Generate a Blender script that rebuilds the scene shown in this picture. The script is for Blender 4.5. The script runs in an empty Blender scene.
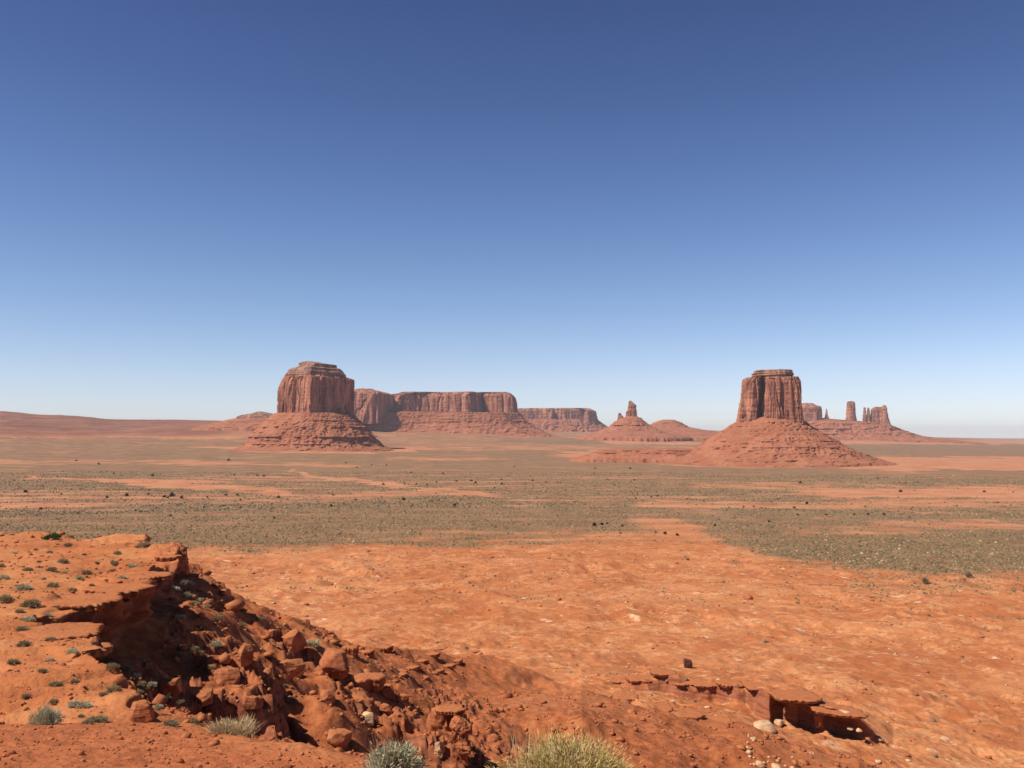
import bpy, bmesh, math, random
import numpy as np

SC = bpy.context.scene
COL = SC.collection
F32 = np.float32
rad = math.radians

# ------------------------------------------------------------------ camera
W, H, FPX = 1024.0, 768.0, 885.0
HORIZON = 436.5
PITCH = math.atan((HORIZON - 384.0) / FPX)
cam_d = bpy.data.cameras.new('camera')
cam_d.sensor_width = 36.0
cam_d.lens = FPX / W * 36.0
cam_d.clip_start = 0.1
cam_d.clip_end = 300000.0
cam = bpy.data.objects.new('camera', cam_d)
COL.objects.link(cam)
cam.location = (0, 0, 0)
cam.rotation_euler = (rad(90) + PITCH, 0, 0)
SC.camera = cam

# ------------------------------------------------------------------ light
SUN_AZ = -114.0        # degrees clockwise from the view direction: left, a little behind
SUN_EL = 51.0
wd = bpy.data.worlds.new('World')
SC.world = wd
wd.use_nodes = True
nt = wd.node_tree
bg = nt.nodes['Background']
sky = nt.nodes.new('ShaderNodeTexSky')
sky.sky_type = 'NISHITA'
sky.sun_disc = False
sky.sun_elevation = rad(SUN_EL)
sky.sun_rotation = rad(SUN_AZ)
sky.altitude = 1700
sky.air_density = 1.0
sky.dust_density = 0.3
sky.ozone_density = 2.0
tc = nt.nodes.new('ShaderNodeTexCoord')
sx = nt.nodes.new('ShaderNodeSeparateXYZ')
nt.links.new(tc.outputs['Generated'], sx.inputs[0])
rp = nt.nodes.new('ShaderNodeValToRGB')          # desert air by elevation: pale at the horizon, deep above
SKY_STOPS = [(0.0, (1.40, 1.31, 1.52)), (.068, (1.43, 1.33, 1.46)), (.144, (1.20, 1.22, 1.38)), (.252, (.92, 1.01, 1.27)),
             (.358, (.71, .79, 1.08)), (.454, (.61, .66, .98)), (.62, (.40, .37, .50)), (1.0, (.22, .20, .27))]
cr = rp.color_ramp
while len(cr.elements) < len(SKY_STOPS): cr.elements.new(0.5)
for e, (p_, c_) in zip(cr.elements, SKY_STOPS):
    e.position = p_; e.color = (*c_, 1)
nt.links.new(sx.outputs['Z'], rp.inputs[0])
mx = nt.nodes.new('ShaderNodeMix'); mx.data_type = 'RGBA'; mx.blend_type = 'MULTIPLY'
mx.inputs[0].default_value = 1.0
nt.links.new(sky.outputs[0], mx.inputs[6]); nt.links.new(rp.outputs[0], mx.inputs[7])
nt.links.new(mx.outputs[2], bg.inputs[0])
bg.inputs[1].default_value = 0.08
sl = bpy.data.lights.new('sun', 'SUN')
sl.energy = 5.0
sl.angle = rad(0.53)
sl.color = (1.0, 0.95, 0.87)
so = bpy.data.objects.new('sun', sl)
COL.objects.link(so)
_a, _e = rad(SUN_AZ), rad(SUN_EL)
from mathutils import Vector, Matrix
sdir = Vector((math.sin(_a) * math.cos(_e), math.cos(_a) * math.cos(_e), math.sin(_e)))
so.rotation_euler = sdir.to_track_quat('Z', 'Y').to_euler()
so.location = sdir * 500
SC.view_settings.view_transform = 'Standard'
SC.view_settings.look = 'None'
SC.view_settings.exposure = 0.15
SC.view_settings.gamma = 1.0
SC.view_settings.use_curve_mapping = False
SC.cycles.use_denoising = True
SC.cycles.max_bounces = 5
SC.cycles.diffuse_bounces = 1
SC.cycles.volume_bounces = 0

# ------------------------------------------------------------------ numeric helpers
def t_of(py):                       # height over distance along the ray through image row py
    return -np.tan(np.arctan((np.asarray(py, float) - 384.0) / FPX) - PITCH)

def at(px, py, Y):                  # world point seen at (px, py) whose depth is Y
    v = -(py - 384.0) / FPX
    u = (px - 512.0) / FPX
    dy = math.cos(PITCH) - v * math.sin(PITCH)
    dz = math.sin(PITCH) + v * math.cos(PITCH)
    k = Y / dy
    return u * k, Y, dz * k

def project(x, y, z):
    cy = y * math.cos(PITCH) + z * math.sin(PITCH)
    cz = -y * math.sin(PITCH) + z * math.cos(PITCH)
    cy = np.maximum(cy, 1e-3)
    return 512 + FPX * x / cy, 384 - FPX * cz / cy

_rs = np.random.RandomState(7)
_perm = _rs.permutation(4096)
_perm = np.concatenate([_perm, _perm]).astype(np.int32)
_ang = _rs.rand(4096) * 2 * np.pi
_gx, _gy = np.cos(_ang).astype(F32), np.sin(_ang).astype(F32)
_g3 = _rs.normal(size=(4096, 3)); _g3 /= np.linalg.norm(_g3, axis=1)[:, None]; _g3 = _g3.astype(F32)

def perlin2(x, y, seed=0):
    x = np.asarray(x, float) + seed * 17.13; y = np.asarray(y, float) + seed * 9.71
    xi = np.floor(x); yi = np.floor(y)
    fx = (x - xi).astype(F32); fy = (y - yi).astype(F32)
    xi = xi.astype(np.int64) & 4095; yi = yi.astype(np.int64) & 4095
    u = fx * fx * fx * (fx * (fx * 6 - 15) + 10); v = fy * fy * fy * (fy * (fy * 6 - 15) + 10)
    def g(i, j, dx, dy):
        h = _perm[(_perm[(xi + i) & 4095] + yi + j) & 4095]
        return _gx[h] * dx + _gy[h] * dy
    a = g(0, 0, fx, fy); b = g(1, 0, fx - 1, fy); c = g(0, 1, fx, fy - 1); d = g(1, 1, fx - 1, fy - 1)
    return ((a + u * (b - a)) * (1 - v) + (c + u * (d - c)) * v) * 1.5

def perlin3(x, y, z, seed=0):
    x = np.asarray(x, float) + seed * 13.7; y = np.asarray(y, float) + seed * 5.3; z = np.asarray(z, float) + seed * 3.1
    x, y, z = np.broadcast_arrays(x, y, z)
    xi = np.floor(x); yi = np.floor(y); zi = np.floor(z)
    fx = (x - xi).astype(F32); fy = (y - yi).astype(F32); fz = (z - zi).astype(F32)
    xi = xi.astype(np.int64) & 4095; yi = yi.astype(np.int64) & 4095; zi = zi.astype(np.int64) & 4095
    s = lambda f: f * f * f * (f * (f * 6 - 15) + 10)
    u, v, w = s(fx), s(fy), s(fz)
    def g(i, j, k):
        h = _perm[(_perm[(_perm[(xi + i) & 4095] + yi + j) & 4095] + zi + k) & 4095]
        G = _g3[h]
        return G[..., 0] * (fx - i) + G[..., 1] * (fy - j) + G[..., 2] * (fz - k)
    l = lambda a, b, t: a + t * (b - a)
    return l(l(l(g(0, 0, 0), g(1, 0, 0), u), l(g(0, 1, 0), g(1, 1, 0), u), v),
             l(l(g(0, 0, 1), g(1, 0, 1), u), l(g(0, 1, 1), g(1, 1, 1), u), v), w) * 1.5

def fbm2(x, y, oct=4, seed=0, gain=0.5):
    s, a = 0, 1.0
    for k in range(oct):
        s = s + a * perlin2(x * 2 ** k, y * 2 ** k, seed + k * 3)
        a *= gain
    return s

def fbm3(x, y, z, oct=3, seed=0, gain=0.5):
    s, a = 0, 1.0
    for k in range(oct):
        s = s + a * perlin3(x * 2 ** k, y * 2 ** k, z * 2 ** k, seed + k * 3)
        a *= gain
    return s

def sstep(a, b, x):
    t = np.clip((x - a) / (b - a), 0, 1)
    return t * t * (3 - 2 * t)

# ------------------------------------------------------------------ the lie of the land
RIM = np.array([(90, -60), (60, 4), (20, 8.6), (6, 9.9), (1.2, 10.7), (-1.0, 11.2), (-2.2, 12.2), (-3.7, 14.0),
                (-5.2, 15.8), (-6.6, 17.6), (-8.4, 20), (-9.6, 22), (-11.1, 24.4), (-12.8, 26.5), (-14.2, 29.8), (-15.4, 32.2), (-18.2, 33.6),
                (-18.6, 36), (-18.4, 40), (-18.5, 43), (-19.6, 48), (-21.5, 54), (-22.8, 59), (-23.7, 63.5), (-25.2, 65.5),
                (-27.2, 66.0), (-28.6, 69), (-31, 74.5), (-36, 77.5), (-50, 78), (-75, 73), (-115, 55), (-150, 10), (-150, -60)], float)

T_Y = [0, 5, 11, 13, 16, 18, 20, 25, 32, 40, 58, 75, 100]
T_Z = [-1.65, -2.8, -4.1, -4.5, -5.13, -5.66, -6.0, -6.55, -6.95, -7.3, -8.05, -8.4, -8.8]
def top_z(x, y):
    s = 5.0
    z = np.interp(y, T_Y, T_Z)
    return z

def rim_sdf(x, y):
    """signed distance to the rim (positive outside), outward unit normal."""
    best = np.full(x.shape, 1e18); nx = np.zeros(x.shape); ny = np.zeros(x.shape)
    inside = np.zeros(x.shape, bool)
    n = len(RIM)
    for i in range(n):
        ax, ay = RIM[i]; bx, by = RIM[(i + 1) % n]
        ex, ey = bx - ax, by - ay
        t = np.clip(((x - ax) * ex + (y - ay) * ey) / (ex * ex + ey * ey), 0, 1)
        dx = x - (ax + t * ex); dy = y - (ay + t * ey)
        d2 = dx * dx + dy * dy
        m = d2 < best
        best = np.where(m, d2, best); nx = np.where(m, dx, nx); ny = np.where(m, dy, ny)
        cond = ((ay > y) != (by > y)) & (x < (bx - ax) * (y - ay) / (by - ay + 1e-12) + ax)
        inside ^= cond
    d = np.sqrt(best) + 1e-9
    s = np.where(inside, -1.0, 1.0)
    return d * s, nx / d * s, ny / d * s

CH_Y = [0, 12, 15, 18, 24, 29, 34, 43, 48, 54, 60, 68, 75, 80]
CH_H = [0.2, 0.25, 0.3, 0.5, 0.8, 1.8, 3.5, 3.7, 2.6, 1.8, 2.3, 2.5, 1.7, 1.2]
CW = 0.9

SPUR = [at(352, 668, 78), at(375, 652, 92), at(396, 648, 101), at(425, 651, 108), at(455, 652, 112), at(488, 657, 117),
        at(524, 680, 126), at(560, 712, 138)]

# far valley heights: columns by image x, rows by depth
V_PX = np.array([-900, -200, 0, 60, 120, 180, 240, 310, 400, 470, 530, 600, 680, 740, 800, 870, 930, 1024, 1300, 1900], float)
V_Y = np.array([150, 400, 700, 1000, 1500, 2000, 2600, 3300, 4000, 4400, 4800, 5600, 6200, 7000, 8000, 9500, 12000, 20000, 32000], float)
def _vtab():
    t = np.zeros((len(V_PX), len(V_Y)))
    base = np.interp(V_Y, [150, 1000, 32000], [-80, -80, -70])
    for i, px in enumerate(V_PX):
        t[i] = base
        def rows(vals):                      # (depth, image row)
            ys = [v[0] for v in vals]
            zs = [float(t_of(v[1])) * v[0] for v in vals]
            sel = V_Y >= ys[0]
            t[i][sel] = np.interp(V_Y[sel], ys, zs)
        if px <= 0:
            rows([(1000, 507), (1500, 480), (2000, 466), (2600, 455), (3300, 444), (4000, 434), (4800, 421), (5600, 411.5), (6200, 412), (9000, 424), (32000, 437.6)])
        elif px <= 60:
            rows([(1000, 507), (1500, 480), (2000, 466.5), (2600, 456), (3300, 446), (4000, 437), (4800, 426), (5600, 416), (6200, 416), (9000, 424), (32000, 437.6)])
        elif px <= 120:
            rows([(1000, 507), (1500, 481), (2000, 467.5), (2600, 457), (3300, 447.5), (4000, 439), (4800, 429), (5600, 420.5), (6200, 419.5), (9000, 425), (32000, 437.6)])
        elif px <= 180:
            rows([(1000, 507), (1500, 482), (2000, 469), (2600, 458), (3300, 448.5), (4000, 440), (4400, 433), (4800, 426), (5600, 420.5), (6200, 420), (9000, 425), (32000, 437.6)])
        elif px <= 240:
            rows([(1000, 507), (1500, 483), (2000, 470), (2600, 458.5), (3300, 448.5), (4000, 440), (4400, 432), (4800, 423.5), (5600, 421.3), (6200, 421), (9000, 426), (32000, 437.6)])
        elif px <= 310:
            rows([(1000, 507), (1500, 484), (2000, 470.5), (2600, 459), (3300, 447.5), (4000, 441), (4800, 431), (5600, 428), (6200, 426), (9000, 427), (32000, 437.6)])
        elif px <= 400:
            rows([(1000, 507), (1500, 484), (2000, 471), (2600, 460), (3300, 450), (4000, 443), (4800, 438), (5600, 433), (6200, 430), (9000, 429), (32000, 437.6)])
        elif px <= 470:
            rows([(1500, 484), (2000, 471.5), (2600, 461), (3300, 451.5), (4000, 444.5), (4800, 438.5), (5600, 434), (6200, 431), (9000, 430), (32000, 437.6)])
        elif px <= 530:
            rows([(2000, 472), (2600, 462), (3300, 453), (4000, 446), (4800, 441), (5600, 437), (7000, 433), (9000, 431), (32000, 437.6)])
        elif px <= 600:
            rows([(2600, 463), (3300, 455), (4000, 449), (4800, 443.5), (5600, 438.5), (7000, 433.5), (9500, 431.5), (32000, 437.6)])
        elif px <= 680:
            rows([(2600, 463), (3300, 456), (4000, 451), (4800, 445), (5600, 439.5), (7000, 433), (8000, 429.5), (9500, 429.5), (32000, 437.6)])
        elif px <= 740:
            rows([(2600, 463), (3300, 457), (4000, 452), (4800, 447), (5600, 442), (7000, 435), (8000, 431.5), (9500, 431.5), (32000, 437.6)])
        elif px <= 800:
            rows([(2600, 463), (3300, 457.5), (4000, 453), (5600, 446), (7000, 438), (8000, 436), (9500, 435.5), (32000, 438)])
        elif px <= 870:
            rows([(2600, 463), (3300, 458), (4000, 454), (5600, 446), (7000, 439), (8000, 438), (9500, 437.5), (32000, 438.2)])
        elif px <= 930:
            rows([(2600, 463), (3300, 458), (4000, 454), (5600, 447), (7000, 441), (9500, 437.8), (20000, 437.4), (32000, 438.2)])
        else:
            rows([(2600, 463), (3300, 458), (4000, 454), (5600, 448), (7000, 445), (9500, 442), (20000, 439), (32000, 438.2)])
    return t
V_T = _vtab()

def valley_z(x, y):
    r = np.hypot(x, y)
    yy = np.maximum(y, 0.25 * r)
    px = 512 + FPX * x / yy
    ii = np.interp(px, V_PX, np.arange(len(V_PX)))
    jj = np.interp(np.log(np.maximum(yy, 150)), np.log(V_Y), np.arange(len(V_Y)))
    i0 = np.clip(ii.astype(int), 0, len(V_PX) - 2); j0 = np.clip(jj.astype(int), 0, len(V_Y) - 2)
    fi = ii - i0; fj = jj - j0
    fi = fi * fi * (3 - 2 * fi)
    return (V_T[i0, j0] * (1 - fi) + V_T[i0 + 1, j0] * fi) * (1 - fj) + (V_T[i0, j0 + 1] * (1 - fi) + V_T[i0 + 1, j0 + 1] * fi) * fj

# scarps of the outcrop on the badlands, as (image x, depth)
SCARP = [
    ([600, 625, 645, 668, 690, 715, 742, 765, 800, 850, 885], [199, 193, 190, 189, 188, 188, 184, 175, 170, 168, 167],
     [0, 1.1, 2.8, 3.8, 3.0, 3.8, 3.6, 5.8, 6.4, 4.4, 0], 30.0),
    ([575, 600, 625, 655, 690, 715, 735, 750], [150, 148, 147, 148, 145, 146, 146, 146], [0, .6, 1.0, .7, 1.1, .9, .8, 0], 14.0),
    ([470, 500, 520, 560, 600], [172, 168, 166, 165, 166], [0, 0.9, 1.1, 0.6, 0], 10.0),
]

def scarp_line(i, px, x, y):
    sp, sy, sh, dec = SCARP[i]
    return np.interp(px, sp, sy) + 3.2 * perlin2(x / 8, y / 60, 81) + 1.2 * perlin2(x / 2.6, y / 40, 83), np.interp(px, sp, sh, left=0, right=0)

FACE = 1.8
def scarp_face(x, y):
    """0 at the lip to 1 at the foot of a scarp's face, and the scarp's height"""
    px = 512 + FPX * x / np.maximum(y, 1)
    u = np.zeros(x.shape); hs = np.zeros(x.shape)
    for i in range(len(SCARP)):
        Ys, hh = scarp_line(i, px, x, y)
        q = y - Ys
        m = (q < 0) & (q > -8) & (hh > .2)
        u = np.where(m, -q / FACE, u); hs = np.where(m, hh, hs)
    return u, hs, px

def scarp_top(i, px):
    """a point just behind the lip of scarp i at image column px"""
    Y = float(np.interp(px, SCARP[i][0], SCARP[i][1]))
    for _ in range(6):
        x = (px - 512) / FPX * Y
        Y = float(scarp_line(i, np.array([px * 1.0]), np.array([x]), np.array([Y]))[0][0])
    x = (px - 512) / FPX * Y
    return x, Y, float(height(np.array([x * (Y + .4) / Y]), np.array([Y + .4]))[0])

def height(x, y, parts=False):
    x = np.asarray(x, float); y = np.asarray(y, float)
    r = np.hypot(x, y)
    near = r < 900
    # valley + badlands
    zv = valley_z(x, y)
    bad = sstep(780, 560, r) * sstep(90, 170, r)
    m1 = perlin2(x / 34, y / 42, 1); m2 = perlin2(x / 15, y / 19, 2)
    mound = 3.4 * (1 - np.abs(m1) * 2) + 3.2 * m2 + 1.25 * perlin2(x / 6.5, y / 7, 3)
    rill = -1.3 * np.abs(perlin2(x / 12, y / 12, 5)) - 0.8 * np.abs(perlin2(x / 4.5, y / 4.5, 6)) + 0.28 * perlin2(x / 2.2, y / 2.2, 8)
    lump = sstep(-.5, .6, fbm2(x / 70, y / 80, 2, 15))
    relief = bad * (.55 * (2.0 * fbm2(x / 60, y / 70, 2, 16)) + (.12 + .28 * lump) * mound + (.35 + .35 * lump) * rill)
    zv = zv + np.where(near, 0, relief)
    far = sstep(700, 3000, r)
    zv = zv + 2.2 * far * fbm2(x / 420, y / 420, 3, 11) + sstep(3300, 5200, r) * sstep(9000, 5500, r) * (
        9 * fbm2(x / 260, y / 260, 4, 21)) * sstep(250, 60, 512 + FPX * x / np.maximum(y, 1))
    lf = sstep(3600, 4600, r) * sstep(7000, 5800, r) * sstep(280, 160, 512 + FPX * x / np.maximum(y, 1))
    zv = zv + lf * 7 * (np.abs(np.mod(zv / 22 + .5 * perlin2(x / 500, y / 500, 33), 1) - .5) * 2 - .5)
    zv = zv + 0.5 * sstep(500, 800, r) * perlin2(x / 60, y / 60, 31)
    xs, ys = x[near], y[near]
    zz = zv.copy()
    d = np.full(x.shape, 999.0); nx = np.zeros(x.shape); ny = np.zeros(x.shape)
    if xs.size:
        wob = np.minimum(1.0, np.hypot(xs, ys) / 26.0)
        wx = xs + wob * (0.8 * perlin2(xs / 3.4, ys / 3.4, 41) + 0.45 * perlin2(xs / 1.05, ys / 1.05, 43))
        wy = ys + wob * (0.8 * perlin2(xs / 3.4, ys / 3.4, 47) + 0.45 * perlin2(xs / 1.05, ys / 1.05, 49))
        dd, a, b = rim_sdf(wx, wy)
        d[near] = dd; nx[near] = a; ny[near] = b
        T = top_z(xs, ys)
        flat = sstep(16.5, 21, ys)
        T = T + 0.22 * perlin2(xs / 7, ys / 7, 51) * flat + 0.10 * perlin2(xs / 2.1, ys / 2.1, 53) * (0.3 + 0.7 * flat) + 0.035 * perlin2(xs / .6, ys / .6, 54) + 0.02 * (np.hypot(xs, ys) < 40) * perlin2(xs / .17, ys / .17, 55)
        # bedrock steps on the shelf
        st = fbm2(xs / 9, ys / 9, 2, 57)
        T = T + flat * 0.16 * (np.floor(st * 5) + sstep(0.75, 1.0, st * 5 - np.floor(st * 5))) * sstep(-9, -2, dd)
        ch = np.interp(ys, CH_Y, CH_H) * (0.85 + 0.35 * perlin2(xs / 4, ys / 4, 59))
        dp = np.maximum(dd, 0)
        base = ch * sstep(0, CW, dp)
        Tr = top_z(xs, ys) * np.exp(-dp / 90.0) + (1 - np.exp(-dp / 90.0)) * -8.0
        run = np.maximum(dp - CW, 0)
        fl = 76.0 * (1 - np.exp(-run / 124.0))
        rough = sstep(0.5, 3, dp) * sstep(170, 60, dp)
        rg = lambda q, sd: 0.5 - np.abs(perlin2(xs / q, ys / q, sd)) * 1.6
        brk = sstep(-.05, .30, perlin2(xs / 9, ys / 9, 68) + .35 * perlin2(xs / 3, ys / 3, 62)) * sstep(60, 30, dp)
        g = 1.1 * perlin2(xs / 13, ys / 13, 61) + 0.45 * perlin2(xs / 5.2, ys / 5.2, 63) + brk * (0.55 * rg(3.0, 64) + 0.38 * rg(1.3, 65)) + (.22 + .78 * brk) * (0.20 * rg(.6, 67) + .10 * rg(.28, 66))
        # a second broken ledge down the slope
        dl = 6.0 + 2.2 * perlin2(xs / 6, ys / 6, 69)
        l2 = sstep(0, 0.5, dp - dl) * sstep(17, 22, ys) * sstep(62, 50, ys) * 1.5 * sstep(-.25, .15, perlin2(xs / 7, ys / 7, 70))
        l2 = l2 * np.exp(-np.maximum(dp - dl, 0) / 6.0)
        lift = np.exp(-((dp - dl + 1.2) / 2.2) ** 2) * 0.7 * sstep(17, 22, ys) * sstep(62, 50, ys)
        zp = np.where(dd < 0, T, T * sstep(CW, 0, dp) + Tr * (1 - sstep(CW, 0, dp)) - base - fl + rough * g - l2 + lift)
        # broken beds where the rock crops out
        hb = .62
        zb = zp / hb + .55 * perlin2(xs / 6, ys / 6, 86) + .25 * perlin2(xs / 1.4, ys / 1.4, 87)
        fr = zb - np.floor(zb)
        zp = np.where(dd > CW, zp + brk * rough * .8 * hb * (sstep(.0, .22, fr) - fr) * (.6 + .8 * perlin2(xs / 2.2, ys / 2.2, 88)), zp)
        # spur
        sb = np.full(xs.shape, 1e9); sz = np.zeros(xs.shape)
        for i in range(len(SPUR) - 1):
            ax, ay, az = SPUR[i]; bx, by, bz = SPUR[i + 1]
            ex, ey = bx - ax, by - ay
            t = np.clip(((xs - ax) * ex + (ys - ay) * ey) / (ex * ex + ey * ey), 0, 1)
            q = np.hypot(xs - ax - t * ex, ys - ay - t * ey)
            m = q < sb
            sb = np.where(m, q, sb); sz = np.where(m, az + t * (bz - az), sz)
        nz = 1.1 * perlin2(xs / 9, ys / 9, 71) + 0.5 * perlin2(xs / 3.2, ys / 3.2, 73) + 0.2 * perlin2(xs / 1.1, ys / 1.1, 75)
        zs = sz + 0.6 - np.interp(512 + FPX * xs / np.maximum(ys, 1), [440, 505, 580], [.60, .38, .22]) * np.sqrt(sb * sb + 1.0) + nz * 0.7 + (.2 + .5 * sstep(460, 400, 512 + FPX * xs / np.maximum(ys, 1))) * (.5 * rg(2.6, 78) + .3 * rg(1.1, 79))
        # bedding steps run along the spur
        kk = 0.5
        zs = zs + 0.35 * np.sin(zs * 2.1) * sstep(-.3, .3, perlin2(xs / 8, ys / 8, 77))
        k = 1.2
        h1 = np.clip(0.5 + 0.5 * (zp - zs) / k, 0, 1)
        zn = zs * (1 - h1) + zp * h1 + k * h1 * (1 - h1)
        v0 = zv[near]
        # the flank and the valley meet softly
        k = 7.0
        h2 = np.clip(0.5 + 0.5 * (zn - v0) / k, 0, 1)
        zn2 = v0 * (1 - h2) + zn * h2 + k * h2 * (1 - h2)
        zn2 = np.where(dp < 40, zn, zn * (1 - sstep(40, 70, dp)) + zn2 * sstep(40, 70, dp))
        # badland mounds from the foot of the slope outwards
        zn2 = zn2 + sstep(45, 110, dp) * relief[near]
        # scarps
        pxx = 512 + FPX * xs / np.maximum(ys, 1)
        for i in range(len(SCARP)):
            Ys, hh = scarp_line(i, pxx, xs, ys)
            q = ys - Ys
            zn2 = zn2 + hh * sstep(-FACE, 0.0, q) * np.exp(-np.maximum(q, 0) / SCARP[i][3]) - 0.25 * hh * np.exp(-((q + 5) / 6) ** 2)
        zz[near] = zn2
    if parts:
        return zz, d, nx, ny
    return zz

def ground_hit(px, py, y0=8.0, y1=30000.0):
    """first point of the land on the ray through (px, py)"""
    Y = np.geomspace(y0, y1, 2600)
    v = -(py - 384.0) / FPX; u = (px - 512.0) / FPX
    dy = math.cos(PITCH) - v * math.sin(PITCH); dz = math.sin(PITCH) + v * math.cos(PITCH)
    x = u / dy * Y; z = dz / dy * Y
    h = height(x, Y)
    k = np.where(z < h)[0]
    if len(k) == 0:
        return None
    k = k[0]
    if k == 0:
        return x[0], Y[0], h[0]
    Yf = np.linspace(Y[k - 1], Y[k], 12)
    hf = height(u / dy * Yf, Yf)
    j = np.where(dz / dy * Yf < hf)[0]
    j = j[0] if len(j) else 11
    return float(u / dy * Yf[j]), float(Yf[j]), float(hf[j])

# ------------------------------------------------------------------ materials
def new_mat(name):
    m = bpy.data.materials.new(name); m.use_nodes = True
    t = m.node_tree
    b = t.nodes['Principled BSDF']
    b.inputs['Roughness'].default_value = 0.95
    b.inputs['Specular IOR Level'].default_value = 0.1
    return m, t, b

class NB:
    """small node builder"""
    def __init__(s, t): s.t = t
    def pos(s):
        return s.t.nodes.new('ShaderNodeNewGeometry').outputs['Position']
    def attr(s, name, out='Fac'):
        n = s.t.nodes.new('ShaderNodeAttribute'); n.attribute_name = name
        return n.outputs[out]
    def mapping(s, v, scale):
        n = s.t.nodes.new('ShaderNodeMapping'); n.inputs['Scale'].default_value = scale
        s.t.links.new(v, n.inputs['Vector']); return n.outputs[0]
    def noise(s, v, scale, detail=4, rough=0.55, dist=0):
        n = s.t.nodes.new('ShaderNodeTexNoise'); n.inputs['Scale'].default_value = scale
        n.inputs['Detail'].default_value = detail; n.inputs['Roughness'].default_value = rough
        n.inputs['Distortion'].default_value = dist
        s.t.links.new(v, n.inputs['Vector']); return n.outputs['Fac']
    def voro(s, v, scale, feature='F1'):
        n = s.t.nodes.new('ShaderNodeTexVoronoi'); n.inputs['Scale'].default_value = scale
        n.feature = feature
        s.t.links.new(v, n.inputs['Vector']); return n.outputs['Distance']
    def ramp(s, f, a, b, lo=0.0, hi=1.0):
        n = s.t.nodes.new('ShaderNodeMapRange'); n.interpolation_type = 'SMOOTHSTEP'
        n.inputs['From Min'].default_value = a; n.inputs['From Max'].default_value = b
        n.inputs['To Min'].default_value = lo; n.inputs['To Max'].default_value = hi
        s.t.links.new(f, n.inputs['Value']); return n.outputs['Result']
    def math(s, op, a, b=0.5):
        n = s.t.nodes.new('ShaderNodeMath'); n.operation = op
        for i, q in enumerate((a, b)):
            if isinstance(q, (int, float)): n.inputs[i].default_value = q
            else: s.t.links.new(q, n.inputs[i])
        return n.outputs[0]
    def mix(s, f, a, b, blend='MIX'):
        n = s.t.nodes.new('ShaderNodeMix'); n.data_type = 'RGBA'; n.blend_type = blend
        for i, q in ((0, f), (6, a), (7, b)):
            if isinstance(q, (int, float)): n.inputs[i].default_value = q
            elif isinstance(q, tuple): n.inputs[i].default_value = (*q, 1)
            else: s.t.links.new(q, n.inputs[i])
        return n.outputs[2]
    def bump(s, h, strength, dist, prev=None):
        n = s.t.nodes.new('ShaderNodeBump'); n.inputs['Strength'].default_value = strength
        n.inputs['Distance'].default_value = dist
        s.t.links.new(h, n.inputs['Height'])
        if prev is not None: s.t.links.new(prev, n.inputs['Normal'])
        return n.outputs[0]

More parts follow.
